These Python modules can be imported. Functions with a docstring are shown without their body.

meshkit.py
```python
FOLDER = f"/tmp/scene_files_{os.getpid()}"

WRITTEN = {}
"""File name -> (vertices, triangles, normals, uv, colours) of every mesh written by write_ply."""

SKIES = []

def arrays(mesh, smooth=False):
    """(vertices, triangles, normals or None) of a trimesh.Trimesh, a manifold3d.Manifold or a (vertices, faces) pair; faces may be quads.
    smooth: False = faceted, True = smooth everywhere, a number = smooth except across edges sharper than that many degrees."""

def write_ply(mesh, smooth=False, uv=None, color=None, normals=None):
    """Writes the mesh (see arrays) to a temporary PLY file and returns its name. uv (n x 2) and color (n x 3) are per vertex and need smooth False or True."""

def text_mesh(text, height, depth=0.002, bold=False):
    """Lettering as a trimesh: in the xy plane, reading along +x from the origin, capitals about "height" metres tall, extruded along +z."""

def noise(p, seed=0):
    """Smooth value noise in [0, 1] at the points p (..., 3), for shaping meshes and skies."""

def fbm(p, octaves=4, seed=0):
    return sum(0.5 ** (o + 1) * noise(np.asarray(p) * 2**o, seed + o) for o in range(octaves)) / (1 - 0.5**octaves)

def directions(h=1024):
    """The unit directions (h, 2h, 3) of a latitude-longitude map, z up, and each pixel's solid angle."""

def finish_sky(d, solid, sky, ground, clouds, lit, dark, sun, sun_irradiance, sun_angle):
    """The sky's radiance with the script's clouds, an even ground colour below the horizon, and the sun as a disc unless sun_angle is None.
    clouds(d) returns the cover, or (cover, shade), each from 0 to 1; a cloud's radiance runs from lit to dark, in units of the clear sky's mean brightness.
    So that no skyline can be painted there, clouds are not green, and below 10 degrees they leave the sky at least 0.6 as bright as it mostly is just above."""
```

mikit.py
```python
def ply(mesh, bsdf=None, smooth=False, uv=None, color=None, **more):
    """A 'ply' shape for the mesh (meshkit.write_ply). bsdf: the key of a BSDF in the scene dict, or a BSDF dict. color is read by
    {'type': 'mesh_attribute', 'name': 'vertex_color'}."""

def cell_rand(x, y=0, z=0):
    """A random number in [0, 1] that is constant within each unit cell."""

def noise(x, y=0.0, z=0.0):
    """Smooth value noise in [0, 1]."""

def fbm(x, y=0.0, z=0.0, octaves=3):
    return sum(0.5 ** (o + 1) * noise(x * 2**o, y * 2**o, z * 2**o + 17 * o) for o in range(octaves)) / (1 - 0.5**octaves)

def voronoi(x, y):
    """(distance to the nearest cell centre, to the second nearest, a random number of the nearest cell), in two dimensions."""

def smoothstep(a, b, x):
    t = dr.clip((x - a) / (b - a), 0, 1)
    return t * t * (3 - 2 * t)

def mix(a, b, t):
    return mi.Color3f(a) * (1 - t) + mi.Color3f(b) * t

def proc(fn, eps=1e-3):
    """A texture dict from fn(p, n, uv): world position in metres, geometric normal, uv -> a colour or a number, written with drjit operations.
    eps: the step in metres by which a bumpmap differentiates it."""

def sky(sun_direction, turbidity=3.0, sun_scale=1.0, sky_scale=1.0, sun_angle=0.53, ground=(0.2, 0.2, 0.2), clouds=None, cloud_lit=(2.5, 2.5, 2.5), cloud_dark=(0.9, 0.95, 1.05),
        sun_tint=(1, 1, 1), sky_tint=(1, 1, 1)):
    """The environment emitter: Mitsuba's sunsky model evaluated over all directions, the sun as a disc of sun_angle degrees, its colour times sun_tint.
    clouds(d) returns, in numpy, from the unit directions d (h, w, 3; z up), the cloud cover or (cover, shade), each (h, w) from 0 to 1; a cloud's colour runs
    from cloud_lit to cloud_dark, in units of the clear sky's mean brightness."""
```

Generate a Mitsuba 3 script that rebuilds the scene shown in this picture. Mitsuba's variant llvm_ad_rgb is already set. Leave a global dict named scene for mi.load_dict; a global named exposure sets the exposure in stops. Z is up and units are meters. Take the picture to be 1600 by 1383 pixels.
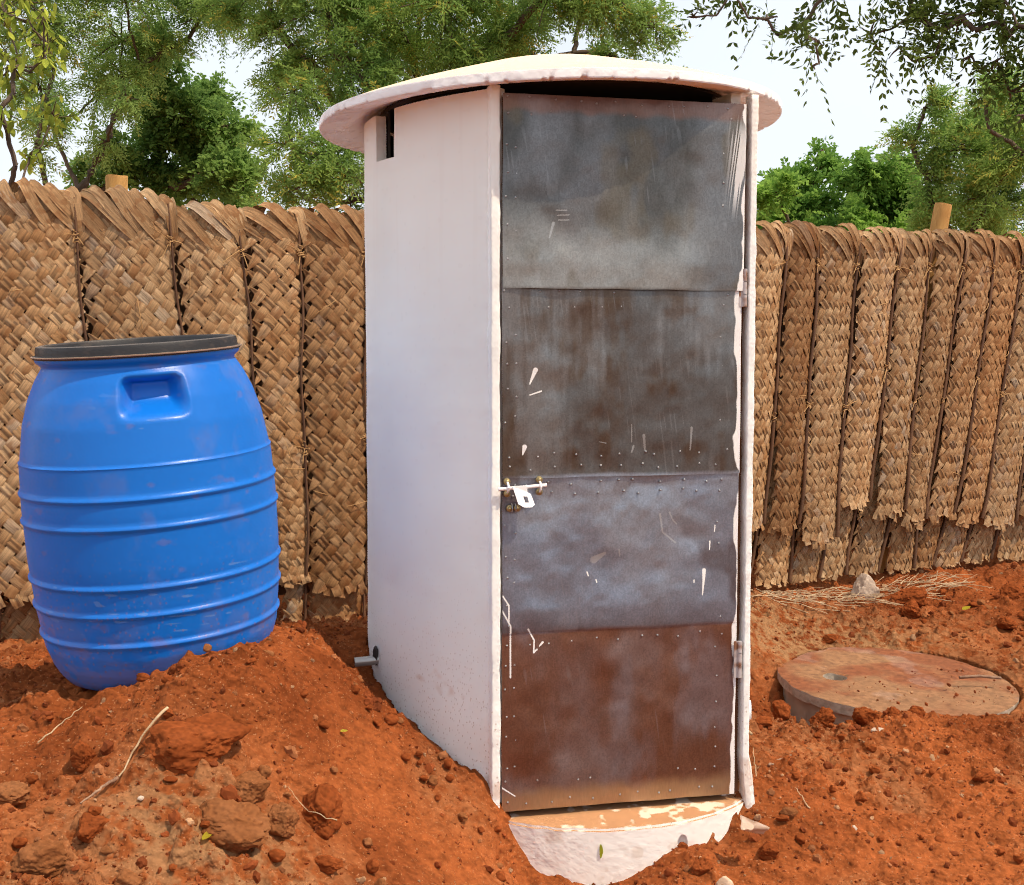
import math, random
import numpy as np, trimesh, manifold3d as m3
import mitsuba as mi, drjit as dr
import mikit, meshkit
from mikit import noise, fbm, voronoi, cell_rand, smoothstep, mix
from scipy.interpolate import RBFInterpolator
from scipy.spatial import cKDTree
T4 = mi.ScalarTransform4f
scene, labels = {'type': 'scene'}, {}
random.seed(7)
RS = np.random.RandomState

# ------------------------------------------------------------------ camera, light, exposure
PITCH = 4.237
scene['camera'] = {'type': 'perspective', 'fov': 45.45, 'fov_axis': 'x', 'near_clip': 0.05, 'far_clip': 2000.0,
    'to_world': T4().look_at(origin=[0, 0, 1.3], target=[0, math.cos(math.radians(PITCH)), 1.3 - math.sin(math.radians(PITCH))], up=[0, 0, 1])}
EL, AZ = math.radians(57), math.radians(60)          # sun: high, behind the right shoulder
SUN = [math.sin(AZ) * math.cos(EL), -math.cos(AZ) * math.cos(EL), math.sin(EL)]
def thin_cloud(d):
    n = meshkit.fbm(np.stack([d[..., 0], d[..., 1], d[..., 2] * 2], -1) * 2.2 + 5.0, 4)
    return 0.62 + 0.3 * n, 0.25 + 0.3 * n
scene['sky'] = mikit.sky(SUN, turbidity=4.0, ground=(0.22, 0.12, 0.07), clouds=thin_cloud, cloud_lit=(4.3, 4.5, 4.7), cloud_dark=(3.2, 3.42, 3.65), sun_tint=(1.0, 0.985, 0.97))
exposure = 1.55

# ------------------------------------------------------------------ helpers
def lab(key, label=None, category=None, group=None, kind=None):
    e = {k: v for k, v in dict(label=label, category=category, group=group, kind=kind).items() if v}
    if e: labels[key] = e
def fresh(key):
    if key not in scene and not any(k.startswith(key + '__') for k in scene): return key
    n = 1
    while True:
        k = '%s_%03d' % (key, n)
        if k not in scene and not any(q.startswith(k + '__') for q in scene): return k
        n += 1
NUM = {}
def flt(a): return float(np.ravel(a)[0])
def numbered(key):
    n = NUM.get(key, 0); NUM[key] = n + 1
    return key if n == 0 else '%s_%03d' % (key, n)
def add(key, mesh, bsdf, smooth=False, uv=None, color=None, **l):
    key = numbered(key)
    scene[key] = mikit.ply(mesh, bsdf, smooth=smooth, uv=uv, color=color)
    if l: lab(key, **l)
    return key
def join(parts):
    vs, fs, n = [], [], 0
    for v, f in parts:
        vs.append(v); fs.append(np.asarray(f) + n); n += len(v)
    return np.vstack(vs), np.vstack(fs)
def tm(m):
    if hasattr(m, 'to_mesh'):
        q = m.to_mesh(); return np.array(q.vert_properties[:, :3], float), np.array(q.tri_verts)
    if isinstance(m, trimesh.Trimesh): return np.array(m.vertices), np.array(m.faces)
    return m
def box(sx, sy, sz, at=(0, 0, 0), bevel=0.0):
    if bevel:
        c = m3.Manifold.cube((sx - 2 * bevel, sy - 2 * bevel, sz - 2 * bevel), True)
        s = m3.Manifold.sphere(bevel, 8)
        pts = np.vstack([np.array(tm(s)[0]) + np.array([a, b, d]) * [(sx - 2 * bevel) / 2, (sy - 2 * bevel) / 2, (sz - 2 * bevel) / 2] for a in (-1, 1) for b in (-1, 1) for d in (-1, 1)])
        m = m3.Manifold.hull_points(pts)
    else:
        m = m3.Manifold.cube((sx, sy, sz), True)
    v, f = tm(m)
    return v + np.array(at), f
def tube(points, radii, sides=6, caps=True):
    p = np.asarray(points, float); n = len(p)
    t = np.gradient(p, axis=0); t /= np.linalg.norm(t, axis=1, keepdims=True) + 1e-12
    a = np.cross(t, np.where(np.abs(t[:, 2:]) < 0.9, [0, 0, 1.0], [1.0, 0, 0])); a /= np.linalg.norm(a, axis=1, keepdims=True) + 1e-12
    b = np.cross(t, a); ang = np.arange(sides) * 2 * np.pi / sides
    r = np.broadcast_to(radii, (n,))[:, None, None]
    v = p[:, None] + r * (np.cos(ang)[None, :, None] * a[:, None] + np.sin(ang)[None, :, None] * b[:, None])
    i, j = np.meshgrid(np.arange(n - 1), np.arange(sides), indexing='ij')
    q = np.stack([i * sides + j, i * sides + (j + 1) % sides, (i + 1) * sides + (j + 1) % sides, (i + 1) * sides + j], -1).reshape(-1, 4)
    f = np.vstack([q[:, [0, 1, 2]], q[:, [0, 2, 3]]]); v = v.reshape(-1, 3)
    if caps:
        k = len(v); v = np.vstack([v, p[[0, -1]]])
        j = np.arange(sides); j2 = (j + 1) % sides
        f = np.vstack([f, np.stack([np.full(sides, k), j2, j], 1), np.stack([np.full(sides, k + 1), (n - 1) * sides + j, (n - 1) * sides + j2], 1)])
    return v, f
def grid_faces(nu, nv, wrap=False):
    i, j = np.meshgrid(np.arange(nu - 1), np.arange(nv if wrap else nv - 1), indexing='ij')
    j2 = (j + 1) % nv
    q = np.stack([i * nv + j, i * nv + j2, (i + 1) * nv + j2, (i + 1) * nv + j], -1).reshape(-1, 4)
    return np.vstack([q[:, [0, 1, 2]], q[:, [0, 2, 3]]])
def lathe(profile, n=96):
    """profile (k,2) r,z from the bottom/outside up; outward normals when z rises on the outside"""
    p = np.asarray(profile, float); a = np.arange(n) * 2 * np.pi / n
    v = np.stack([p[:, 0, None] * np.cos(a), p[:, 0, None] * np.sin(a), np.broadcast_to(p[:, 1, None], (len(p), n))], -1).reshape(-1, 3)
    return v, grid_faces(len(p), n, True)[:, ::1]
def rot(v, axis, deg):
    R = trimesh.transformations.rotation_matrix(math.radians(deg), axis)[:3, :3]
    return np.asarray(v) @ R.T

# ------------------------------------------------------------------ materials
def rgb(*c): return {'type': 'rgb', 'value': list(c)}
def mat(name, color, rough=0.8, **k):
    c = color if isinstance(color, dict) else rgb(*color)
    scene[name] = {'type': 'twosided', 'bsdf': {'type': 'principled', 'base_color': c, 'roughness': rough, **k}}
def bumped(name, height, scale, color, rough=0.9, **k):
    c = color if isinstance(color, dict) else rgb(*color)
    scene[name] = {'type': 'twosided', 'bsdf': {'type': 'bumpmap', 'arbitrary': height, 'scale': scale, 'bsdf': {'type': 'principled', 'base_color': c, 'roughness': rough, **k}}}

def soil_color(p, n, uv):
    a = fbm(p.x * 3.1, p.y * 3.1, p.z * 3.1, 3)
    b = fbm(p.x * 40, p.y * 40, p.z * 40, 3)
    g = noise(p.x * 260, p.y * 260, p.z * 260)
    t = smoothstep(0.48, 0.66, fbm(p.x * 2.2 + 11, p.y * 2.2 + 5, p.z * 2.2, 3))          # drier, paler tan patches
    c = mix((0.158, 0.039, 0.0105), (0.262, 0.073, 0.021), smoothstep(0.3, 0.7, a))
    tan1 = dr.exp(-(dr.square((p.x + 0.60) / 0.30) + dr.square((p.y - 2.30) / 0.20)))        # sandy patch on the mound
    tan2 = dr.exp(-(dr.square((p.x - 1.25) / 0.75) + dr.square((p.y - 5.2) / 0.35)))         # sandy strip behind the pit cover
    tt = dr.clip(0.35 * t + 0.9 * tan1 + 1.1 * tan2, 0, 0.9) * smoothstep(0.3, 0.6, b)
    c = mix(c, (0.235, 0.128, 0.060), tt)
    c = c * (0.48 + 0.72 * b + 0.62 * (fbm(p.x * 150, p.y * 150, p.z * 150, 2) - 0.22))
    c = mix(c, (0.40, 0.20, 0.10), smoothstep(0.80, 0.88, g) * 0.6)
    far = smoothstep(6.5, 11.0, dr.sqrt(dr.square(p.x) + dr.square(p.y - 3.5)))              # unseen far ground, paled to cut red bounce onto the cabin
    c = mix(c, (0.33, 0.235, 0.15), far * (0.5 + 0.5 * b))
    return c
def soil_height(p, n, uv):
    return fbm(p.x * 70, p.y * 70, p.z * 70, 4)
bumped('soil_mat', mikit.proc(soil_height, eps=0.0012), 0.016, mikit.proc(soil_color), 0.97, specular=0.06)
bumped('dark_soil_mat', mikit.proc(lambda p, n, uv: fbm(p.x * 90 + 3, p.y * 90, p.z * 90, 3), eps=0.001), 0.008,
       mikit.proc(lambda p, n, uv: mix((0.155, 0.036, 0.009), (0.25, 0.065, 0.018), fbm(p.x * 25, p.y * 25, p.z * 25, 3)) * (0.7 + 0.6 * noise(p.x * 150, p.y * 150, p.z * 150))), 0.97, specular=0.06)
bumped('tan_soil_mat', mikit.proc(lambda p, n, uv: fbm(p.x * 110 + 3, p.y * 110, p.z * 110, 3), eps=0.001), 0.006,
       mikit.proc(lambda p, n, uv: mix((0.18, 0.062, 0.020), (0.26, 0.105, 0.042), fbm(p.x * 25, p.y * 25, p.z * 25, 3)) * (0.75 + 0.5 * noise(p.x * 170, p.y * 170, p.z * 170))), 0.97, specular=0.06)
scene['crumb_mat'] = {'type': 'twosided', 'bsdf': {'type': 'principled', 'base_color': {'type': 'mesh_attribute', 'name': 'vertex_color'}, 'roughness': 0.95, 'specular': 0.2}}
def thatch_color(p, n, uv):
    i = dr.floor(uv.y); f = uv.y - i
    r1, r2, r3 = cell_rand(i, 3), cell_rand(i, 7), cell_rand(i, 11)
    pn = dr.floor(i / 96); q1, q2 = cell_rand(pn, 21), cell_rand(pn, 22)                       # every panel has aged in its own way
    c = mix((0.33, 0.19, 0.088), (0.43, 0.285, 0.155), r1)
    c = mix(c, (0.24, 0.115, 0.042), smoothstep(0.55, 1.0, r2) * 0.65)
    c = mix(c, (0.36, 0.31, 0.25), smoothstep(0.85, 1.0, r3) * 0.45)
    fib = fbm(uv.x * 9 + r1 * 50, f * 7 + i * 3.3, 0, 3)
    fine = noise(uv.x * 20 + r2 * 90, f * 9, i)
    blot = fbm(f * 14 + r3 * 40, uv.x * 1.5, i, 2)
    c = c * (0.36 + 0.62 * fib + 0.62 * fine)
    c = mix(c, (0.23, 0.10, 0.035), smoothstep(0.54, 0.74, blot) * 0.6)
    c = mix(c, c * mi.Color3f(0.72, 0.58, 0.45), smoothstep(0.45, 1.0, q2) * 0.8)
    return c * (0.82 + 0.34 * q1)
mat('thatch_mat', mikit.proc(thatch_color), 0.62, specular=0.2)
mat('rib_mat', mikit.proc(lambda p, n, uv: mix((0.050, 0.022, 0.010), (0.17, 0.080, 0.036), fbm(p.x * 60, p.y * 60, p.z * 9, 3))), 0.75)
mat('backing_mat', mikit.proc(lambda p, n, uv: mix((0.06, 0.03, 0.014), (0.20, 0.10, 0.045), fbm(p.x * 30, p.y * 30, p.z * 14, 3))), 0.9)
mat('fibre_mat', (0.46, 0.27, 0.11), 0.7)
mat('straw_mat', mikit.proc(lambda p, n, uv: mix((0.24, 0.14, 0.07), (0.54, 0.40, 0.24), noise(p.x * 45, p.y * 45, p.z * 45))), 0.7)
mat('twig_mat', mikit.proc(lambda p, n, uv: mix((0.13, 0.06, 0.035), (0.36, 0.22, 0.14), noise(p.x * 60, p.y * 60, p.z * 60))), 0.8)
mat('post_mat', mikit.proc(lambda p, n, uv: mix((0.34, 0.155, 0.035), (0.56, 0.32, 0.10), fbm(p.x * 40, p.y * 40, p.z * 10, 3))), 0.8)

def plaster_color(p, n, uv):
    c = mix((0.825, 0.85, 0.84), (0.845, 0.86, 0.835), fbm(p.x * 2.2, p.y * 2.2, p.z * 0.9, 3))
    c = c * (0.95 + 0.08 * noise(p.x * 9, p.y * 9, p.z * 3))
    top = smoothstep(1.45, 1.97, p.z + 0.35 * (noise(p.x * 5, p.y * 5, p.z * 2) - 0.5))
    c = mix(c, (0.85, 0.80, 0.70), top * 0.40)                                               # warmer cream towards the top
    d1, d2, w = voronoi((p.x - p.y) * 95, p.z * 70)
    speck = smoothstep(0.22, 0.10, d1) * smoothstep(0.5, 0.9, w + 0.55 * (fbm(p.x * 7, p.y * 7, p.z * 5, 2) - 0.5)) * smoothstep(0.85, 0.12, p.z)
    c = mix(c, (0.34, 0.15, 0.08), speck * 0.75)
    base = smoothstep(0.66, 0.80, fbm(p.x * 16, p.y * 16, p.z * 16, 3) + 0.42 * smoothstep(0.36, 0.0, p.z) - 0.05) * smoothstep(0.62, 0.40, p.z)
    run = smoothstep(0.60, 0.80, fbm((p.x - p.y) * 34, p.z * 1.3, 2.0, 3)) * smoothstep(1.2, 1.9, p.z)
    c = mix(c, (0.70, 0.63, 0.57), run * 0.12)
    c = mix(c, (0.55, 0.33, 0.22), base * 0.45)
    nick = smoothstep(0.84, 0.87, noise(p.x * 75, p.y * 75, p.z * 60))
    return mix(c, (0.48, 0.40, 0.36), nick * 0.05)
bumped('plaster_mat', mikit.proc(lambda p, n, uv: fbm(p.x * 14, p.y * 14, p.z * 9, 3) * 0.8 + 0.12 * noise(p.x * 160, p.y * 160, p.z * 160) + 0.10 * noise((p.x - p.y) * 5, p.z * 38, 1.0), eps=0.002), 0.007, mikit.proc(plaster_color), 0.6, specular=0.4)
bumped('roof_mat', mikit.proc(lambda p, n, uv: fbm(p.x * 45, p.y * 45, p.z * 45, 3), eps=0.001), 0.003,
       mikit.proc(lambda p, n, uv: mix(mix((0.86, 0.86, 0.87), (0.70, 0.68, 0.68), smoothstep(0.62, 0.75, fbm(p.x * 45, p.y * 45, p.z * 60, 3)) * 0.5), (0.72, 0.55, 0.36), smoothstep(0.2, 0.75, n.z))), 0.7)
bumped('step_mat', mikit.proc(lambda p, n, uv: fbm(p.x * 90, p.y * 90, p.z * 90, 3), eps=0.001), 0.002,
       mikit.proc(lambda p, n, uv: mix(mix((0.82, 0.79, 0.75), (0.62, 0.52, 0.44), smoothstep(0.58, 0.72, fbm(p.x * 22, p.y * 22, p.z * 22, 3)) * 0.6),
            mix((0.40, 0.205, 0.095), (0.66, 0.52, 0.40), smoothstep(0.60, 0.72, fbm(p.x * 26 + 4, p.y * 26, 1.0, 3))), smoothstep(0.35, 0.75, n.z + 0.35 * (noise(p.x * 50, p.y * 50, p.z * 50) - 0.5)))), 0.85)
mat('paint_mat', mikit.proc(lambda p, n, uv: mix((0.80, 0.78, 0.80), (0.55, 0.36, 0.26), smoothstep(0.70, 0.76, fbm(p.x * 60, p.y * 60, p.z * 16, 3)) * 0.7)), 0.55)
mat('white_metal_mat', (0.82, 0.80, 0.80), 0.35, specular=0.6)
mat('rust_mat', mikit.proc(lambda p, n, uv: mix((0.10, 0.045, 0.025), (0.30, 0.13, 0.055), fbm(p.x * 30, p.y * 30, p.z * 12, 3))), 0.7)
mat('bolt_mat', (0.42, 0.33, 0.16), 0.35, metallic=0.8)
mat('rivet_mat', (0.42, 0.43, 0.45), 0.4, metallic=0.8)
mat('hinge_mat', mikit.proc(lambda p, n, uv: mix((0.50, 0.46, 0.46), (0.24, 0.11, 0.06), smoothstep(0.4, 0.7, fbm(p.x * 90, p.y * 90, p.z * 40, 2)))), 0.5, metallic=0.2)

# paint drips, brush marks and scratches on the door: u0, v0, u1, v1, half width at both ends (metres on the sheet)
MARKS = [(0.0923,1.1302,0.0775,1.095,0.0064,0.0016),(0.1073,1.0772,0.0776,1.0677,0.0021,0.0016),(0.0645,0.9375,0.0595,0.9182,0.0064,0.0016),(0.5463,0.6067,0.5448,0.5814,0.0056,0.0036),(0.5448,0.5814,0.5417,0.5425,0.0036,0.0016),(0.01,0.5605,0.0249,0.5369,0.0021,0.0021),(0.0249,0.5369,0.0249,0.4925,0.0021,0.0021),(0.0249,0.4925,0.0298,0.4791,0.0021,0.0021),(0.0298,0.4791,0.0298,0.3504,0.0021,0.0021),(0.0083,0.5229,0.0298,0.4824,0.0021,0.0021),(0.0748,0.4736,0.0916,0.443,0.0022,0.0022),(0.0916,0.443,0.09,0.4116,0.0022,0.0022),(0.09,0.4116,0.0984,0.4195,0.0022,0.0022),(0.1135,0.4369,0.1051,0.4274,0.0032,0.0016),(0.0063,0.0655,0.0415,0.0409,0.0019,0.0016),(0.5768,0.724,0.5753,0.7072,0.0016,0.0016),(0.5631,0.6822,0.5616,0.6603,0.0019,0.0016),(0.2296,0.614,0.2331,0.6039,0.0019,0.0016),(0.2536,0.5931,0.2554,0.5864,0.0016,0.0016),(0.5182,0.5824,0.5183,0.5757,0.0016,0.0016)]
FAINT = [(0.425,0.757,0.4324,0.71,0.003,0.002),(0.4324,0.71,0.4677,0.6821,0.002,0.0025),(0.2482,0.6448,0.2772,0.6603,0.010,0.004),(0.3149,0.669,0.3167,0.6522,0.0024,0.0016),(0.4511,0.7613,0.4601,0.741,0.0022,0.0016),(0.4601,0.741,0.4707,0.7306,0.002,0.0016),(0.3452,0.9904,0.3456,0.946,0.0014,0.0014),(0.5066,0.98,0.5037,0.9235,0.0032,0.002),(0.3781,0.962,0.3819,0.9223,0.004,0.002),(0.3508,0.9344,0.3458,0.9197,0.003,0.002),(0.2603,0.9473,0.2773,0.9438,0.0013,0.0013),(0.1493,1.5014,0.1757,1.502,0.0016,0.0016),(0.146,1.5124,0.1757,1.5147,0.0016,0.0016),(0.1426,1.5249,0.169,1.5256,0.0016,0.0016),(0.1361,1.4932,0.1263,1.4583,0.004,0.002)]
def marks(u, v, rows):
    m = mi.Float(0)
    for a, b, c, d, w0, w1 in rows:
        ex, ey = c - a, d - b
        t = dr.clip(((u - a) * ex + (v - b) * ey) / (ex * ex + ey * ey), 0, 1)
        dist = dr.sqrt(dr.square(u - a - t * ex) + dr.square(v - b - t * ey))
        w = w0 + (w1 - w0) * t
        m = dr.maximum(m, smoothstep(w * 1.15, w * 0.75, dist))
    return m
SEAM = (0.468, 0.862, 1.335)
def door_paint(u, v):
    ragged = 0.010 * smoothstep(0.35, 0.75, fbm(v * 11, 2.0, 0, 4)) + 0.003 * noise(v * 45, 5.0, u * 160)
    width = 0.002 + 0.013 * smoothstep(1.40, 1.30, v) * smoothstep(0.84, 0.95, v) + 0.006 * smoothstep(0.02, 0.1, 0.86 - v)
    brush = smoothstep(0.45, 0.62, noise((u - 0.12 * v) * 300, v * 9, 0)) * smoothstep(0.585, 0.622, u) * smoothstep(1.50, 1.60, v) * smoothstep(1.79, 1.70, v)
    edge = smoothstep(0.648 - width - ragged - 0.002, 0.648 - width - ragged + 0.001, u)
    left = smoothstep(0.0045, 0.003, u + 0.002 * noise(v * 60, 3))
    return dr.maximum(dr.maximum(edge, 0.8 * brush), dr.maximum(left * 0.8, marks(u, v, MARKS)))
def door_color(p, n, uv):
    u, v = uv.x, uv.y
    big = fbm(u * 5 + 3, v * 5, 0, 4)
    mid = fbm(u * 22, v * 13 + 7, 0, 3)
    fine = noise(u * 520, v * 90, 0)
    drift = fbm(u * 9 + 40, v * 4, 1.0, 4)                                                    # cloudy patches imitating uneven reflections in the metal
    streak = fbm(u * 60, v * 3.5, 6.0, 3)
    grit = noise(u * 330, v * 330, 2)
    c4 = mix((0.205, 0.098, 0.062), (0.24, 0.165, 0.150), smoothstep(0.44, 0.64, 0.6 * big + 0.4 * drift))  # rusty sheet tone plus a painted reflection of the red ground
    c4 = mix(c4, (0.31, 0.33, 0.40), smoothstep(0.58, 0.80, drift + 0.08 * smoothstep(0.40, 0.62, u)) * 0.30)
    c3 = mix((0.235, 0.265, 0.335), (0.285, 0.31, 0.365), smoothstep(0.35, 0.65, big))  # bluish zinc tone plus sky reflection painted into the colour
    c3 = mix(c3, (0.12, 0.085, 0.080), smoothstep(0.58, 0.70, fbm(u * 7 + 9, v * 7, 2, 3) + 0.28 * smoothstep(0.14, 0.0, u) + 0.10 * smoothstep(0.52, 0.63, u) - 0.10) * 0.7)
    c2 = mix((0.110, 0.078, 0.058), (0.125, 0.122, 0.120), smoothstep(0.40, 0.60, 0.5 * big + 0.5 * mid))  # brown and grey tones partly imitate mirrored ground and trees
    c2 = mix(c2, (0.30, 0.32, 0.335), smoothstep(0.50, 0.72, 0.8 * drift + 0.2 * streak + 0.16 * smoothstep(0.22, 0.0, u)) * 0.45)
    c1 = mix((0.085, 0.086, 0.082), (0.165, 0.168, 0.172), smoothstep(0.30, 0.68, drift))  # dark greys imitate dark surroundings mirrored in the top sheet
    c1 = mix(c1, (0.36, 0.36, 0.34), smoothstep(1.56, 1.36, v + 0.22 * (big - 0.5)) * 0.7 * smoothstep(0.66, 0.45, u + 0.2 * (drift - 0.5)))  # paler lower part: a reflection painted into the colour
    c1 = mix(c1, (0.15, 0.12, 0.08), smoothstep(0.52, 0.66, fbm(u * 11, v * 6 + 3, 8, 3)) * 0.5)
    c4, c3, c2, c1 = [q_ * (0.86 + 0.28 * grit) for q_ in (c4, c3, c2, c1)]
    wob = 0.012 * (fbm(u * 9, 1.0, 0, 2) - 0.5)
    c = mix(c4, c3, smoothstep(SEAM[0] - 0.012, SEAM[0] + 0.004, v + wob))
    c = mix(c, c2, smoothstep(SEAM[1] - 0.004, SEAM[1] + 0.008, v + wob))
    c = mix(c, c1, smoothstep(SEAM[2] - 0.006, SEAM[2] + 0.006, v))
    c = mix(c, (0.46, 0.30, 0.17), smoothstep(0.070, 0.030, v + 0.03 * (mid - 0.5)) * 0.8)            # tan band along the bottom edge
    c = mix(c, (0.24, 0.115, 0.08), smoothstep(1.765, 1.785, v + 0.02 * mid) * 0.55)
    c = c * (0.82 + 0.22 * mid + 0.14 * fine)
    scratch = smoothstep(0.80, 0.9, noise(u * 180 + v * 25, v * 14, 4)) * smoothstep(0.5, 0.8, noise(u * 9, v * 9, 9))
    c = mix(c, (0.42, 0.43, 0.44), scratch * 0.14)
    c = mix(c, (0.58, 0.60, 0.60), marks(u, v, FAINT) * 0.45)
    return mix(c, (0.80, 0.79, 0.78), door_paint(u, v))
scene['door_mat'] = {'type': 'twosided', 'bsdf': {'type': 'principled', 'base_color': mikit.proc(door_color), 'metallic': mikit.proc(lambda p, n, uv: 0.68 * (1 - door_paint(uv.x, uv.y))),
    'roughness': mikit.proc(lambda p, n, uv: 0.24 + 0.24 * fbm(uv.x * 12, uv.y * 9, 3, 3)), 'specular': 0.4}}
def drum_color(p, n, uv):
    c = mix((0.002, 0.132, 0.54), (0.003, 0.158, 0.63), fbm(p.x * 4, p.y * 4, p.z * 4, 2))
    dust = smoothstep(0.50, 0.74, fbm(p.x * 17, p.y * 17, p.z * 12, 4) + 0.30 * smoothstep(0.78, 0.5, p.z) - 0.06)
    c = mix(c, (0.20, 0.15, 0.20), dust * 0.16)
    d1, d2, w = voronoi((p.x + 0.3 * p.y) * 75, p.z * 60)
    mud = smoothstep(0.26, 0.12, d1) * smoothstep(0.45, 0.8, w + 0.5 * (fbm(p.x * 9, p.y * 9, p.z * 6, 2) - 0.5)) * smoothstep(0.95, 0.55, p.z)
    c = mix(c, (0.30, 0.13, 0.08), mud * 0.3)
    c = mix(c, (0.26, 0.12, 0.08), smoothstep(0.50, 0.70, fbm(p.x * 22, p.y * 22, p.z * 30, 3) + 0.35 * smoothstep(0.72, 0.52, p.z) - 0.16) * 0.22)
    scuff = smoothstep(0.80, 0.86, noise(p.x * 30 + p.z * 9, p.y * 30, p.z * 110)) * smoothstep(0.5, 0.7, noise(p.x * 7, p.y * 7, p.z * 7))
    return mix(c, (0.20, 0.33, 0.55), scuff * 0.3)
mat('drum_mat', mikit.proc(drum_color), mikit.proc(lambda p, n, uv: 0.30 + 0.12 * fbm(p.x * 15, p.y * 15, p.z * 15, 2)), specular=0.38)
mat('lid_mat', mikit.proc(lambda p, n, uv: mix((0.016, 0.016, 0.018), (0.15, 0.11, 0.085), smoothstep(0.5, 0.85, fbm(p.x * 30, p.y * 30, p.z * 60, 3)) * 0.25 + 0.35 * smoothstep(0.5, 0.9, n.z))), 0.5)
mat('lip_mat', mikit.proc(lambda p, n, uv: mix((0.42, 0.27, 0.18), (0.10, 0.08, 0.07), fbm(p.x * 25, p.y * 25, p.z * 25, 3))), 0.6)
def slab_color(p, n, uv):
    d = fbm(p.x * 5 + 2, p.y * 5, p.z * 4, 4)
    c = mix((0.185, 0.060, 0.022), (0.225, 0.112, 0.052), smoothstep(0.4, 0.62, d))
    c = mix(c, (0.46, 0.42, 0.39), smoothstep(0.60, 0.70, fbm(p.x * 5 + 8, p.y * 6 + 1, 0, 4)) * 0.10)
    c = mix((0.36, 0.30, 0.24), c, smoothstep(0.45, 0.85, n.z))
    return c * (0.55 + 0.9 * fbm(p.x * 60, p.y * 60, p.z * 60, 4))
bumped('slab_mat', mikit.proc(lambda p, n, uv: fbm(p.x * 50, p.y * 50, p.z * 50, 4), eps=0.001), 0.006, mikit.proc(slab_color), 0.9)
bumped('concrete_mat', mikit.proc(lambda p, n, uv: fbm(p.x * 60, p.y * 60, p.z * 60, 3), eps=0.001), 0.004,
       mikit.proc(lambda p, n, uv: mix((0.24, 0.20, 0.16), (0.42, 0.34, 0.26), fbm(p.x * 18, p.y * 18, p.z * 18, 3))), 0.9)
mat('interior_shade_mat', (0.05, 0.045, 0.04), 0.9)  # near-black colour standing in for shade inside the cabin
mat('pipe_mat', (0.36, 0.345, 0.33), 0.3, metallic=0.5)
mat('rubber_mat', (0.03, 0.028, 0.026), 0.6)
mat('pvc_mat', (0.74, 0.77, 0.80), 0.4)
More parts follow.
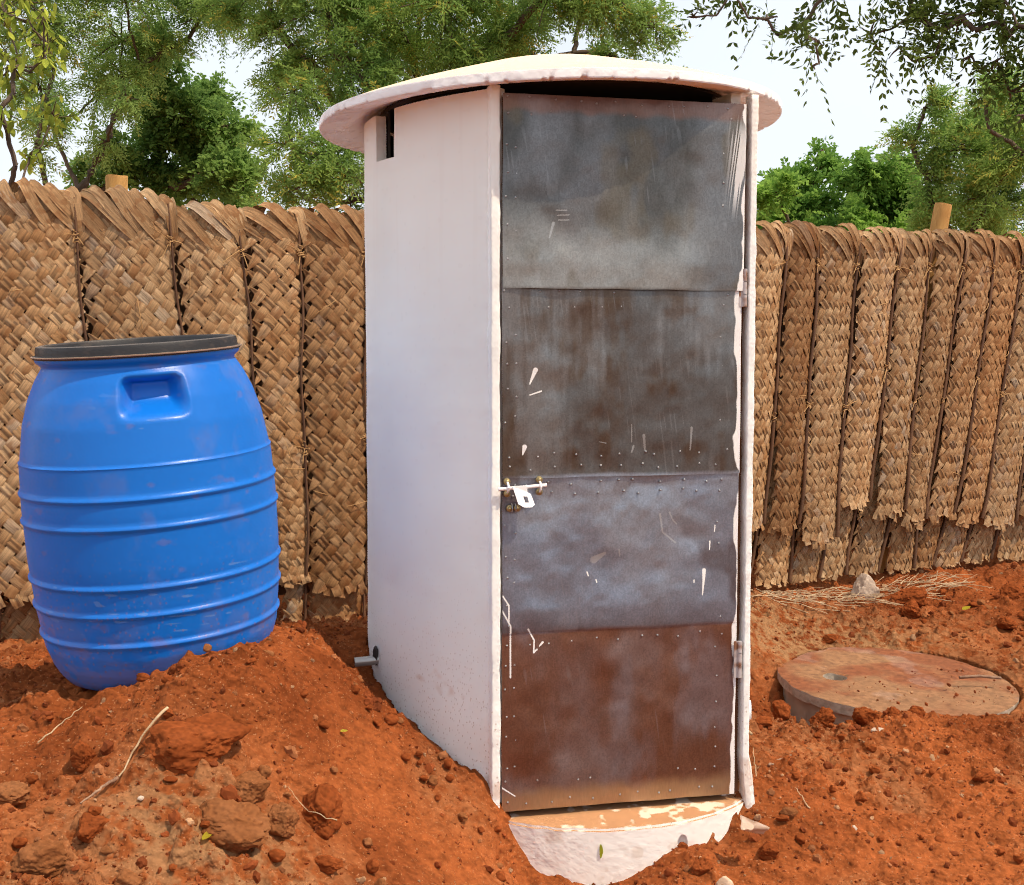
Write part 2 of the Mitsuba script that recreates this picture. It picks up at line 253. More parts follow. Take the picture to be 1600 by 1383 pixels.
mat('stone_mat', mikit.proc(lambda p, n, uv: mix((0.36, 0.21, 0.12), (0.62, 0.46, 0.33), fbm(p.x * 40, p.y * 40, p.z * 40, 3))), 0.7)
mat('pale_stone_mat', mikit.proc(lambda p, n, uv: mix((0.36, 0.26, 0.19), (0.52, 0.42, 0.33), fbm(p.x * 60, p.y * 60, p.z * 60, 2))), 0.7)
scene['cup_mat'] = {'type': 'thindielectric', 'int_ior': 1.5}
mat('cup_frost_mat', (0.48, 0.34, 0.25), 0.15, specular=0.9)
scene['leaf_mat'] = {'type': 'principledthin', 'base_color': {'type': 'mesh_attribute', 'name': 'vertex_color'}, 'roughness': 0.55, 'diff_trans': 1.1, 'spec_trans': 0.0}
scene['gloss_leaf_mat'] = {'type': 'principledthin', 'base_color': {'type': 'mesh_attribute', 'name': 'vertex_color'}, 'roughness': 0.35, 'diff_trans': 0.7, 'spec_trans': 0.0}
mat('bark_mat', mikit.proc(lambda p, n, uv: mix((0.045, 0.030, 0.022), (0.17, 0.12, 0.085), fbm(p.x * 18, p.y * 18, p.z * 5, 3))), 0.9)

# ------------------------------------------------------------------ the ground: one sheet, a mound on the left, a hollow round the pit cover
CX, CY = 0.12, 3.60                                    # cabin axis
CTRL = np.array([(-1.825,4.4,.215),(-1.259,2.95,.437),(-1.124,2.85,.475),(-.942,2.72,.50),(-.742,2.66,.575),(-.592,2.74,.57),(-.57,3.05,.585),(-.561,3.3,.54),(-.535,3.6,.457),(-.424,3.55,.453),(-.362,3.4,.390),(-.42,3.36,.385),(-.247,3.3,.299),(-.135,3.15,.224),(-.057,3.05,.185),(-.035,2.95,.07),(.0,2.955,.01),(.03,2.955,-.045),(.03,2.86,-.025),
 (-.491,2.62,.39),(-.298,2.78,.259),(-.149,2.76,.144),(-.326,2.42,.215),(-.656,2.45,.449),(-.593,2.2,.314),(-.937,2.5,.432),(-.812,2.15,.336),(-1.272,2.5,.432),(-1.52,3.0,.422),(-.9,3.06,.45),(-.9,3.4,.44),(-1.3,3.6,.36),(-.9,4.0,.38),
 (.1,2.95,-.045),(.209,2.93,-.055),(.3,2.945,-.038),(.4,2.985,.012),(.5,3.045,.03),(.575,3.10,.015),(.64,3.14,.055),(.665,3.2,.10),(.25,2.8,.0),(.45,2.88,.015),(.751,3.7,.127),(.86,4.15,.03),(1.03,4.55,-.13),(1.0,4.34,-.11),(.93,4.5,-.07),(1.09,4.27,-.09),(.93,4.75,.02),(.953,4.95,.17),(1.3,5.25,.06),(1.55,5.25,.035),(1.65,5.5,.10),(1.166,5.5,.166),(2.297,6.2,.155),(1.965,5.7,.10),(2.376,5.9,.125),(2.05,4.8,.035),(1.93,4.62,.040),(1.97,4.4,.02),(1.86,4.98,.060),(1.5,4.7,-.04),(1.2,4.45,-.06),(1.75,4.5,-.03),
 (.961,3.98,.07),(1.297,4.02,.075),(1.681,4.1,.035),(1.111,3.45,.008),(1.484,3.5,-.011),(.796,2.95,-.022),(1.257,2.95,-.022),(1.933,3.8,-.019),
 (-.5,1.4,.08),(.5,1.5,-.06),(1.5,1.5,-.05),(-1.6,1.4,.15),(-2.6,3,.3),(-2.6,4.2,.2),(3.2,4,0),(3.2,6.5,.17),(0,4.6,.3),(0,6,.18),(-1,5.5,.17),(2,7,.18),(-2.2,4.8,.19),(-.7,4.75,.2),(1.13,5.7,.155),(2.7,6.5,.145)])
rbf = RBFInterpolator(CTRL[:, :2], CTRL[:, 2], kernel='thin_plate_spline', smoothing=1e-4)
from scipy.ndimage import map_coordinates
gx, gy = np.linspace(-3.6, 3.9, 151), np.linspace(1.0, 7.6, 133)
GX, GY = np.meshgrid(gx, gy, indexing='ij')
BASE = rbf(np.stack([GX.ravel(), GY.ravel()], 1)).reshape(GX.shape)
def ground_smooth(x, y):
    x, y = np.atleast_1d(np.asarray(x, float)), np.atleast_1d(np.asarray(y, float))
    i, j = (x + 3.6) / 7.5 * 150, (y - 1.0) / 6.6 * 132
    z = map_coordinates(BASE, [np.clip(i, 0, 150), np.clip(j, 0, 132)], order=1, mode='nearest')
    out = np.maximum(np.maximum(-2.6 - x, x - 3.2), np.maximum(1.4 - y, y - 7.0))
    w = np.clip(out / 0.9, 0, 1); w = w * w * (3 - 2 * w)
    far = np.where(y < 4, -0.02, 0.14)
    return z * (1 - w) + far * w
def rough_mask(x, y):
    """0 on the smooth trodden slope beside the cabin and the sweep in front of the pit, 1 where spoil lies loose"""
    a = np.exp(-(((x + 0.33) / 0.20) ** 2 + ((y - 2.75) / 0.42) ** 2))
    b = np.exp(-(((x - 1.1) / 0.45) ** 2 + ((y - 3.05) / 0.25) ** 2))
    c = np.exp(-(((x - 0.26) / 0.40) ** 2 + ((y - 2.96) / 0.15) ** 2))
    e = np.exp(-(((x + 0.75) / 0.30) ** 2 + ((y - 2.15) / 0.18) ** 2))
    return np.clip((1 - 0.88 * a - 0.5 * b - 0.7 * c) * (1 + 0.5 * e), 0.15, 1.5)
def ground(x, y):
    x, y = np.atleast_1d(np.asarray(x, float)), np.atleast_1d(np.asarray(y, float))
    z = ground_smooth(x, y)
    P = np.stack([x, y, np.zeros_like(x)], -1)
    m = rough_mask(x, y)
    n1 = meshkit.fbm(P * 7.0, 3, 1) - 0.5
    n2 = meshkit.fbm(P * 24.0 + 5, 3, 2)
    rid = 1 - np.abs(2 * meshkit.noise(P * 13.0 + 9, 3) - 1)
    n3 = meshkit.fbm(P * 85.0, 2, 4) - 0.5
    lump = np.maximum(n2 - 0.50, 0) * 0.10
    z = z + m * (0.042 * n1 + lump + 0.010 * (rid - 0.5)) + (0.35 + 0.65 * m) * 0.013 * n3 + 0.010 * (meshkit.noise(P * 3.0, 6) - 0.5) - 0.006 * m
    r = np.hypot(x - CX, y - CY)
    z = np.where(r < 0.545, np.minimum(z, 0.5 * z - 0.12), z)
    rp = np.hypot(x - 1.522, y - 4.7)
    drift = .026 - .031 * (x - 1.5) + .038 * (y - 4.7) + np.maximum(rp - .44, 0) * .42 + .006 * n3 + .010 * n1 + .25 * np.maximum(rp - .58, 0)
    z = np.where(rp < 0.70, np.minimum(z, drift), z)                                  # soil drifts down to the rim of the pit cover
    z = np.where(rp < 0.435, np.minimum(z, -0.12), z)
    return z
def axis(a, b, fine, lo, hi, grow, lo2, hi2):
    s = [a]; t = [a]
    while s[-1] < b: s.append(s[-1] + fine)
    d = fine
    while s[-1] < hi2: d *= grow if s[-1] < hi else 1.25; s.append(s[-1] + d)
    d = fine
    while t[-1] > lo2: d *= grow if t[-1] > lo else 1.25; t.append(t[-1] - d)
    return np.array(t[::-1][:-1] + s)
xs = axis(-1.35, 1.55, 0.0065, -2.4, 3.0, 1.010, -500, 500)
ys = axis(2.02, 3.8, 0.0065, 1.95, 6.9, 1.006, -500, 700)
X, Y = np.meshgrid(xs, ys, indexing='ij')
Z = ground(X, Y)
add('ground', (np.stack([X, Y, Z], -1).reshape(-1, 3), grid_faces(len(xs), len(ys))), 'soil_mat', smooth=True, label='red earth heaped up on the left and trodden flat on the right', kind='structure')

# loose crumbs and pebbles: nobody could count them
rs = RS(11)
ico0 = trimesh.Trimesh([[1, 0, 0], [-1, 0, 0], [0, 1, 0], [0, -1, 0], [0, 0, 1], [0, 0, -1]], [[0, 2, 4], [2, 1, 4], [1, 3, 4], [3, 0, 4], [2, 0, 5], [1, 2, 5], [3, 1, 5], [0, 3, 5]]); ico1 = trimesh.creation.icosphere(subdivisions=1)
def scatter_crumbs(n, smin, smax, ico, seed, density):
    rs = RS(seed)
    x, y = rs.uniform(-2.2, 2.9, n * 5), 1.95 + 4.6 * rs.rand(n * 5) ** 1.5
    inview = np.abs(x) < 0.46 * y + 0.15
    r = np.hypot(x - CX, y - CY); rp = np.hypot(x - 1.522, y - 4.7)
    keep = inview & (r > 0.60) & (rs.rand(n * 5) < density(x, y)) & ((rp > 0.5) | (rs.rand(n * 5) < 0.12)) & (np.hypot(x + .9, y - 3.06) > .33)
    x, y, rp = x[keep][:n], y[keep][:n], rp[keep][:n]
    k = len(x); s = smin * (smax / smin) ** (rs.rand(k) ** 2.2)
    z = np.where(rp < 0.47, 0.03 - 0.05 * (y - 4.7) + 0.0 * x, ground(x, y)) + s * 0.15
    V, F = np.array(ico.vertices), np.array(ico.faces)
    A = rs.randn(k, 3, 3); Q, _ = np.linalg.qr(A)
    sc = s[:, None, None] * rs.uniform(0.5, 1.2, (k, 1, 3))
    jit = V[None] * rs.uniform(0.7, 1.2, (k, len(V), 1)) * sc
    v = np.einsum('kij,knj->kni', Q, jit) + np.stack([x, y, z], -1)[:, None]
    f = F[None] + (np.arange(k) * len(V))[:, None, None]
    t = rs.rand(k); g = rs.rand(k)
    c = np.where((t < 0.74)[:, None], np.array([0.180, 0.043, 0.011]), np.where((t < 0.93)[:, None], np.array([0.29, 0.110, 0.042]), np.array([0.34, 0.19, 0.10]))) * (0.65 + 0.65 * g)[:, None]
    return v.reshape(-1, 3), f.reshape(-1, 3), np.repeat(c, len(V), 0)
dens = lambda x, y: np.clip(rough_mask(x, y) * (0.25 + 1.1 * meshkit.fbm(np.stack([x * 3, y * 3, 0 * x], -1), 3, 21) ** 1.6) + 0.5 * np.exp(-((np.hypot(x - CX, y - CY) - 0.68) / 0.10) ** 2), 0.03, 1)
parts = [scatter_crumbs(36000, 0.0018, 0.0075, ico0, 31, dens), scatter_crumbs(2600, 0.006, 0.017, ico1, 32, dens)]
v, f = join([(a, b) for a, b, c in parts])
add('soil_crumbs', (v, f), 'crumb_mat', smooth=False, color=np.vstack([c for a, b, c in parts]), label='loose crumbs and grit of red and tan soil over the ground', kind='stuff')

def clod_mesh(r, seed, sub=4, cuts=11, rough=0.10):
    rs = RS(seed); m = trimesh.creation.icosphere(subdivisions=sub); d = np.array(m.vertices)
    h = np.ones(len(d))
    for _ in range(cuts):
        n = rs.randn(3); n /= np.linalg.norm(n); q = d @ n
        h = np.minimum(h, np.where(q > 0.05, rs.uniform(0.52, 0.92) / np.maximum(q, 0.05), 9))
    h = h * (1 + rough * (meshkit.fbm(d * 2.5 + seed, 4, seed) - 0.5) * 2 + 0.5 * rough * (meshkit.fbm(d * 8 + seed, 4, seed + 1) - 0.5) * 2)
    return d * h[:, None] * np.asarray(r), np.array(m.faces)
def clod(key, x, y, r, seed, mt, label, cat='clod of soil', sink=0.35, tilt=(0, 0), spin=0, group=None, sub=4, dz=0, rough=.10):
    v, f = clod_mesh(r, seed, sub, rough=rough)
    v = rot(rot(rot(v, [0, 0, 1], spin), [1, 0, 0], tilt[0]), [0, 1, 0], tilt[1])
    z = flt(ground_smooth(x, y)) + r[2] * (1 - 2 * sink) + dz
    return add(key, (v + [x, y, z], f), mt, smooth=35, label=label, category=cat, group=group)
R_, T_ = 'dark_soil_mat', 'tan_soil_mat'
CLODS = [
 ('soil_clod', -.655, 2.50, (.110, .085, .062), R_, 'largest red clod, a broad ledge jutting out of the mound below the blue barrel', .40, 10),
 ('soil_clod', -.415, 2.56, (.062, .075, .060), R_, 'tall red clod with a dark undercut face, on the mound nearest the white cabin', .42, 30),
 ('soil_clod', -.565, 2.36, (.085, .060, .045), T_, 'flat tan clod lying below the others in the middle of the mound', .42, -15),
 ('soil_clod', -.545, 2.47, (.052, .045, .045), T_, 'tan rounded clod between the largest red ledge and the flat tan clod', .40, 50),
 ('soil_clod', -.478, 2.44, (.040, .042, .042), T_, 'tan clod wedged against the left side of the tall red clod', .38, 80),
 ('soil_clod', -.378, 2.42, (.034, .022, .018), R_, 'small flat red clod just below the tall red clod', .30, -8),
 ('soil_clod', -.800, 2.27, (.042, .036, .036), R_, 'round bright red clod at the lower left of the mound', .32, 0),
 ('soil_clod', -.855, 2.19, (.062, .045, .040), T_, 'brown clod at the lower left edge, left of the round red clod', .36, 20),
 ('soil_clod', -.895, 2.50, (.026, .022, .034), R_, 'upright flat-faced red clod on the left slope under the barrel', .30, 40),
 ('soil_clod', -1.02, 2.42, (.045, .035, .026), T_, 'low brown clod at the left edge of the photo, half buried', .40, 0),
 ('soil_clod', -.700, 2.16, (.034, .030, .026), T_, 'tan clod low on the mound, nearest the bottom edge on the left', .35, 33),
 ('soil_clod', 1.90, 5.75, (.105, .075, .065), R_, 'big smooth red clod at the foot of the fence behind the pit cover', .28, 12),
 ('soil_clod', 1.84, 5.56, (.075, .055, .045), R_, 'broken red clod just in front of the big clod by the fence', .34, 70),
 ('soil_clod', .905, 4.02, (.042, .040, .044), R_, 'left red clod of the row in front of the pit cover, nearest the pipe', .22, 10),
 ('soil_clod', 1.035, 4.00, (.046, .040, .040), R_, 'squarish red clod second in the row in front of the pit cover', .22, 40),
 ('soil_clod', 1.185, 4.02, (.052, .045, .046), R_, 'largest crumbly clod in the row in front of the pit cover', .22, 75),
 ('soil_clod', 1.275, 4.04, (.030, .028, .028), R_, 'rounded clod right of the largest in the row before the pit cover', .22, 20),
 ('soil_clod', 1.360, 4.05, (.036, .026, .026), R_, 'last dark red clod of the row, right end in front of the pit cover', .22, 5),
 ('soil_clod', .800, 3.80, (.030, .024, .022), R_, 'small red clod beside the right door post', .25, 15),
 ('soil_clod', .655, 3.04, (.034, .030, .026), R_, 'red clod pressed against the right end of the white step', .22, 15),
 ('soil_clod', .470, 2.93, (.028, .026, .024), R_, 'smaller red clod on the soil edge below the white step', .25, 55),
 ('soil_clod', 2.42, 5.82, (.080, .060, .052), R_, 'red clod at the right edge under the fence', .30, 25),
 ('soil_clod', 2.20, 5.35, (.060, .045, .034), R_, 'dark sided clod on the stony bank right of the pit cover', .30, 60),
 ('soil_clod', 2.28, 5.10, (.048, .036, .030), R_, 'low red clod lower on the stony bank at the right edge', .32, 35),
 ('soil_clod', 1.385, 5.24, (.042, .030, .024), R_, 'lone dark red clod on the sandy strip behind the pit cover', .25, 0),
 ('soil_clod', 1.42, 3.60, (.036, .030, .026), R_, 'dark crumbly clod on the open ground at the right', .28, 15),
 ('soil_clod', .985, 3.36, (.022, .020, .018), R_, 'small clod in the open ground before the row of clods', .25, 45),
 ('soil_clod', .735, 3.16, (.024, .018, .016), T_, 'small tan clod on the red ground right of the step', .25, 0),
 ('soil_clod', .215, 2.845, (.024, .016, .014), R_, 'small clod at the foot of the white step', .25, 10),
]
for i, (k, x, y, r, mt, l, sink, spin) in enumerate(CLODS):
    clod(k, x, y, r, 40 + i, mt, l, sink=sink, spin=spin, rough=.24, tilt=(8, 0) if y < 2.7 else (0, 0))
clod('stone', .515, 2.86, (.024, .021, .019), 90, 'stone_mat', 'smooth tan stone on the soil below the right end of the step', 'stone', .25, sub=3, rough=.05)
clod('stone', .905, 3.16, (.011, .010, .010), 91, 'pale_stone_mat', 'whitish pebble alone on the open red ground', 'stone', .25, sub=3, rough=.05)
clod('stone', -.735, 2.36, (.008, .007, .006), 92, 'pale_stone_mat', 'pale pebble beside the long straw on the mound', 'stone', .2, sub=3, rough=.05)
clod('stone', 1.185, 3.86, (.030, .016, .012), 93, 'pale_stone_mat', 'pale flat chip of stone in front of the row of clods', 'stone', .2, sub=3, rough=.05)
clod('stone', 2.42, 5.62, (.030, .022, .034), 94, 'pale_stone_mat', 'pale broken stone on the bank at the right edge', 'stone', .2, sub=3, rough=.08)
clod('stone', -.835, 2.10, (.016, .014, .012), 95, 'stone_mat', 'grey tan pebble at the bottom left corner', 'stone', .2, sub=3, rough=.05)
# small loose clods, alike within each patch
rs = RS(77)
PATCH = [('small loose red clod on the barrel mound', 'small clods on the barrel mound', (-1.05, -.25, 2.12, 2.85), 42),
         ('small loose red clod in the gully along the shaded cabin wall', 'small clods in the gully by the cabin wall', (-.42, .02, 2.7, 3.45), 22),
         ('small loose red clod on the open ground right of the cabin', 'small clods right of the cabin', (.62, 1.75, 2.95, 4.05), 36),
         ('small loose red clod on the stony bank beyond the pit cover', 'small clods on the stony bank', (1.75, 2.45, 4.9, 5.9), 26)]
for l, g, (x0, x1, y0, y1), n in PATCH:
    made = 0
    while made < n:
        x, y = rs.uniform(x0, x1), rs.uniform(y0, y1)
        d = math.hypot(x - CX, y - CY)
        if d < .63 or ('gully' in l and not .63 < d < .78) or math.hypot(x - 1.522, y - 4.7) < .56 or abs(x) > .43 * y: continue
        s = rs.uniform(.008, .018) * (1.35 if y > 4.5 else 1)
        clod('small_clod', x, y, (s * rs.uniform(.9, 1.3), s, s * rs.uniform(.65, .9)), 200 + made + 60 * PATCH.index((l, g, (x0, x1, y0, y1), n)), R_ if rs.rand() < .75 else T_, l, sink=.25, spin=rs.uniform(0, 180), group=g, sub=2, rough=.2, dz=.004)
        made += 1

# ------------------------------------------------------------------ the white cabin
P1, P2 = np.array([-.034, 3.05]), np.array([.606, 3.192])
E1 = (P2 - P1) / np.linalg.norm(P2 - P1); EN = np.array([E1[1], -E1[0]])          # along the door, and out of it
def on_door(u, v, n=0.0):
    u, v, n = np.broadcast_arrays(np.asarray(u, float), v, n)
    return np.stack([P1[0] + E1[0] * u + EN[0] * n, P1[1] + E1[1] * u + EN[1] * n, 0.125 + v], -1)
RW = 0.545
a1 = math.atan2(P1[1] - CY, P1[0] - CX)
ang = np.linspace(a1, -math.pi - 0.6 - 0.9, 90)                                       # clockwise seen from above: front left, back, right
outer = [(CX + RW * math.cos(t) , CY + RW * math.sin(t)) for t in ang]
blend = np.linalg.norm(P1 - [CX, CY])
outer = [(CX + (RW + (blend - RW) * math.exp(-i / 5)) * math.cos(t), CY + (RW + (blend - RW) * math.exp(-i / 5)) * math.sin(t)) for i, t in enumerate(ang)]
t_end = ang[-1]
tail = [(CX + .53 * math.cos(t), CY + .53 * math.sin(t)) for t in np.linspace(t_end, -2 * math.pi - 0.30, 14)[1:]]
tail += [tuple(P2 + np.array([-.045, .10])), tuple(P2 + np.array([-.012, .035]))]
outer = np.array(outer + tail)
cen = np.array([CX, CY])
tang = np.gradient(outer, axis=0); tang /= np.linalg.norm(tang, axis=1, keepdims=True)
nin = np.stack([-tang[:, 1], tang[:, 0]], 1); nin *= np.sign(((cen - outer) * nin).sum(1, keepdims=True))
inner = outer + nin * 0.03
poly = np.vstack([outer, inner[::-1]])
cs = m3.CrossSection([poly], m3.FillRule.NonZero)
wall = m3.Manifold.extrude(cs, 2.6).translate((0, 0, -.4))
TILT = 0.033                                                                       # the roof slopes down to the left
def roof_plane(x): return 1.945 + TILT * (x - CX)
nrm = np.array([TILT, 0, -1.0]); 
wall = wall.trim_by_plane(nrm / np.linalg.norm(nrm), (nrm @ np.array([CX, 0, 1.952])) / np.linalg.norm(nrm))
tv = math.radians(180 + 8)                                                          # vent slot at the wall's left top
vent_az = math.atan2(3.31 - CY, -.340 - CX)
slot = m3.Manifold.cube((.24, .108, .30), True).rotate((0, 0, math.degrees(vent_az))).translate((CX + .53 * math.cos(vent_az) , CY + .53 * math.sin(vent_az), 1.962))
wall = wall - slot
v, f = tm(wall.refine_to_length(.06))
# a rough, slightly uneven hand-plastered surface
m = trimesh.Trimesh(v, f, process=False)
m.merge_vertices()
v2 = np.array(m.vertices)
d = (meshkit.fbm(v2 * 6, 3, 5)[:, None] - .5) * np.stack([v2[:, 0] - CX, v2[:, 1] - CY, 0 * v2[:, 0]], 1) / .55 * 0.009
add('toilet_cabin__wall', (v2 + d, np.array(m.faces)), 'plaster_mat', smooth=30)
lab('toilet_cabin', 'white round toilet cabin with a dark sheet metal door and overhanging roof', 'toilet cabin')
# rounded, ragged edges beside the door: a jamb on either side
def jamb(path, width, key, seed, z0, z1, mt='plaster_mat', w2=None):
    rs = RS(seed); zz = np.linspace(z0, z1, 150); k = 14
    ring = np.linspace(0, 2 * np.pi, k, endpoint=False)
    out = []
    for z in zz:
        c = path(z)
        jit = .0022 * (meshkit.fbm(np.array([[z * 18, seed, 0]]), 3, seed)[0] - .5) * 2
        r1, r2 = width + jit, (w2 or width) + jit
        sq = [(np.sign(math.cos(t)) * abs(math.cos(t)) ** .35 * r1, np.sign(math.sin(t)) * abs(math.sin(t)) ** .35 * r2) for t in ring]
        out.append([(c[0] + E1[0] * a - EN[0] * b, c[1] + E1[1] * a - EN[1] * b, z) for a, b in sq])
    v = np.array(out).reshape(-1, 3); v += (meshkit.fbm(v * 60, 2, seed)[:, None] - .5) * .003
    f = grid_faces(len(zz), k, True)
    n = len(v); v = np.vstack([v, np.array(out[0]).mean(0), np.array(out[-1]).mean(0)])
    j = np.arange(k); f = np.vstack([f, np.stack([np.full(k, n), (j + 1) % k, j], 1), np.stack([np.full(k, n + 1), (len(zz) - 1) * k + j, (len(zz) - 1) * k + (j + 1) % k], 1)])
    return add(key, (v, f[:, ::-1]), mt, smooth=True)
jamb(lambda z: P1 + E1 * (-.009 - .004 * max(0, .35 - z)) - EN * .012, .013, 'toilet_cabin__door_jamb', 1, -.15, 1.95, w2=.024)
jamb(lambda z: P1 + E1 * (.668 + .012 * max(0, 1 - max(0, z - .1) / .1) * (z > 0.0)) - EN * .004, .0105, 'toilet_cabin__door_jamb', 2, -.05, 1.955, w2=.020)
# foot flare of the right jamb
v, f = tm(m3.Manifold.hull_points(np.array([list(P1 + E1 * a + EN * b) + [c] for a, b, c in [(.672, .010, .27), (.682, -.03, .27), (.672, .016, .04), (.697, .012, .10), (.699, -.04, .10), (.69, .014, -.05), (.695, -.05, -.05), (.672, -.05, .04), (.694, .0, .17)]])))
mm = trimesh.Trimesh(v, f); mm = mm.subdivide().subdivide()
add('toilet_cabin__jamb_foot', (np.array(mm.vertices) + (meshkit.fbm(np.array(mm.vertices) * 40, 2, 3)[:, None] - .5) * .004, np.array(mm.faces)), 'plaster_mat', smooth=40)

# roof: a thin shallow dome with a chipped edge
NR = 720
prof = [(0.0, .190), (.10, .180), (.25, .145), (.42, .098), (.55, .060), (.64, .030), (.675, .0165), (.683, .0135), (.6845, .009), (.6845, -.0075), (.6825, -.0105), (.674, -.011), (.655, -.009), (.60, .000), (.45, .050), (.25, .105), (.0, .125)]
prof = [(r_ * .966, z_ * 1.0) for r_, z_ in prof]
v, f = lathe(prof[::-1], NR)
v = v.reshape(len(prof), NR, 3)
a = np.arange(NR) * 2 * np.pi / NR
cc = np.stack([np.cos(a) * 11, np.sin(a) * 11, 0 * a], -1)
chip = np.clip(meshkit.fbm(cc * 4.3 + 3, 4, 8) - .60, 0, .09)
low = meshkit.fbm(cc * .35, 2, 9) - .5
for i, (r, z) in enumerate(prof[::-1]):
    w = math.exp(-((r - .66) / .05) ** 2)
    v[i, :, :2] *= (1 + w * (.006 * low))[:, None]
    if z < -.004: v[i, :, 2] += w * (.06 * chip + .003 * low); v[i, :, :2] *= (1 - w * .02 * chip)[:, None]
v = v.reshape(-1, 3); v[:, 2] += TILT * v[:, 0] + 1.957
v[:, 0] += CX - .012; v[:, 1] += CY + .01
v += (meshkit.fbm(v * 22, 2, 3)[:, None] - .5) * .002
add('toilet_cabin__roof', (v, f[:, ::-1] if False else f), 'roof_mat', smooth=30)

v, f = tm(m3.Manifold.cylinder(.012, .50, .50, 80).translate((CX, CY, 1.972))); v[:, 2] += TILT * (v[:, 0] - CX); add('toilet_cabin__interior_shade_disc', (v, f), 'interior_shade_mat')  # dark disc added under the dome to paint the gap over the door black
shade_shell = m3.Manifold.extrude(m3.CrossSection.circle(.508, 90) - m3.CrossSection.circle(.502, 90), 2.0).translate((CX, CY, 0)) - slot  # added dark shell, paints the shade seen through the vent slot
shade_shell = shade_shell - m3.Manifold.cube((.75, .5, 3), True).rotate((0, 0, math.degrees(math.atan2(E1[1], E1[0])))).translate((float((P1 + E1 * .33)[0]), float((P1 + E1 * .33 + EN * .12)[1]), 1))
shade_shell = shade_shell.trim_by_plane(nrm / np.linalg.norm(nrm), (nrm @ np.array([CX, 0, 1.965])) / np.linalg.norm(nrm)); v, f = tm(shade_shell); add('toilet_cabin__interior_shade_shell', (v, f), 'interior_shade_mat', smooth=30)
# front step: a rounded white apron under the door
mid = np.array([.206, 2.985]); 
def circle3(a, b, c):
    A = 2 * np.array([b - a, c - a]); r = np.array([b @ b - a @ a, c @ c - a @ a]); o = np.linalg.solve(A, r); return o, np.linalg.norm(a - o)
o, r = circle3(P1 + E1 * -.004, P1 + E1 * .676, mid)
t0, t1 = math.atan2(*(P1 - o)[::-1]), math.atan2(*(P1 + E1 * .676 - o)[::-1])
arc = np.array([o + r * np.array([math.cos(t), math.sin(t)]) for t in np.linspace(t0, t1, 60)])
back = np.array([P1 + E1 * .676 - EN * .18, P1 - E1 * .004 - EN * .18])
sp = m3.CrossSection([np.vstack([arc, back])], m3.FillRule.NonZero)
st = m3.Manifold.extrude(sp, .50).translate((0, 0, -.40)) + m3.Manifold.extrude(sp.offset(-.006, m3.JoinType.Round), .506).translate((0, 0, -.40))
hole_c = o + r * np.array([math.cos(t0 + .66 * (t1 - t0)), math.sin(t0 + .66 * (t1 - t0))])
st = st - m3.Manifold.sphere(.016, 24).scale((1, 1, 1.5)).translate((float(hole_c[0]), float(hole_c[1]), .048))
v, f = tm(st.refine_to_length(.018))
mm = trimesh.Trimesh(v, f, process=True); v = np.array(mm.vertices)
v = v + (meshkit.fbm(v * 25, 3, 2)[:, None] - .5) * [.005, .005, .006]
add('toilet_cabin__step', (v, np.array(mm.faces)), 'step_mat', smooth=35, label='rounded white front step stained orange on top')
v, f = clod_mesh((.014, .011, .014), 5, 3); add('soil_clod', (v + [hole_c[0] + .001, hole_c[1] - .004, .040], f), R_, smooth=35, label='clump of red soil stuck in the hole of the white step', category='clod of soil')

# door: rusty angle frame, four overlapping galvanised sheets, rivets, latch, hinges
U0, U1, VT = .010, .640, 1.806
v, f = box(U1 - U0 - .006, .022, VT - .01)
fr = on_door(v[:, 0] + (U0 + U1) / 2, v[:, 2] + VT / 2, v[:, 1] * -1 - .013)
add('toilet_cabin__door', (fr, f), 'rust_mat', label='dark door of four riveted metal sheets smeared with white paint')
def sheet(u0, u1, v0, v1, proud, lift, seed, amp, belly=0):
    nu, nv = 72, 60
    a, b = np.meshgrid(np.linspace(0, 1, nu), np.linspace(0, 1, nv), indexing='ij')
    u, vv = u0 + (u1 - u0) * a, v0 + (v1 - v0) * b
    P = np.stack([u * 5, vv * 5, 0 * u + seed], -1)
    pin = (np.clip(a * 9, 0, 1) * np.clip((1 - a) * 9, 0, 1) * np.clip(b * 7, 0, 1) * np.clip((1 - b) * 7, 0, 1)) ** .8
    n = proud + pin * (amp * (meshkit.fbm(P, 3, seed) - .3)) + .0016 * (meshkit.fbm(P * 5, 2, seed + 3) - .5)
    n = n + lift * (1 - b) * (.3 + .7 * np.sin(np.pi * a)) * .0
    edge = .0035 * (meshkit.fbm(np.stack([u * 14, 0 * u, 0 * u + seed], -1), 3, seed + 5) - .5)
    vv = vv + edge * (1 - b) ** 6
    uu = u + .003 * (meshkit.fbm(np.stack([0 * u, vv * 9, 0 * u], -1), 2, seed) - .5) * ((1 - a) ** 8 + a ** 8)
    side = np.clip(a * 9, 0, 1) * np.clip((1 - a) * 9, 0, 1)
    n = n + belly * np.exp(-((b + .05) / .34) ** 2) * side
    tilt = lift * (b - .5) + .004 * (meshkit.fbm(P * 2.6 + 9, 3, seed + 8) - .5) * 2
    v = on_door(uu, vv, n + tilt * pin + .003).reshape(-1, 3)
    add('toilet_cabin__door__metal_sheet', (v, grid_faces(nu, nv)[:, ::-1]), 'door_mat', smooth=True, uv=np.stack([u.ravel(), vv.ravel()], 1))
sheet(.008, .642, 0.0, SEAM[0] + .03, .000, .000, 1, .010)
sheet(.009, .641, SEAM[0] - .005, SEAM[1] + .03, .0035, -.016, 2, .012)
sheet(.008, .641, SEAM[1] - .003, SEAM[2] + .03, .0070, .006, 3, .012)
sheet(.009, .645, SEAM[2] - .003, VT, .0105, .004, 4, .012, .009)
dome = lathe([(.0, .0016), (.0014, .0014), (.0028, .0005), (.0031, -.004)][::-1], 8)
riv, rs = [], RS(5)
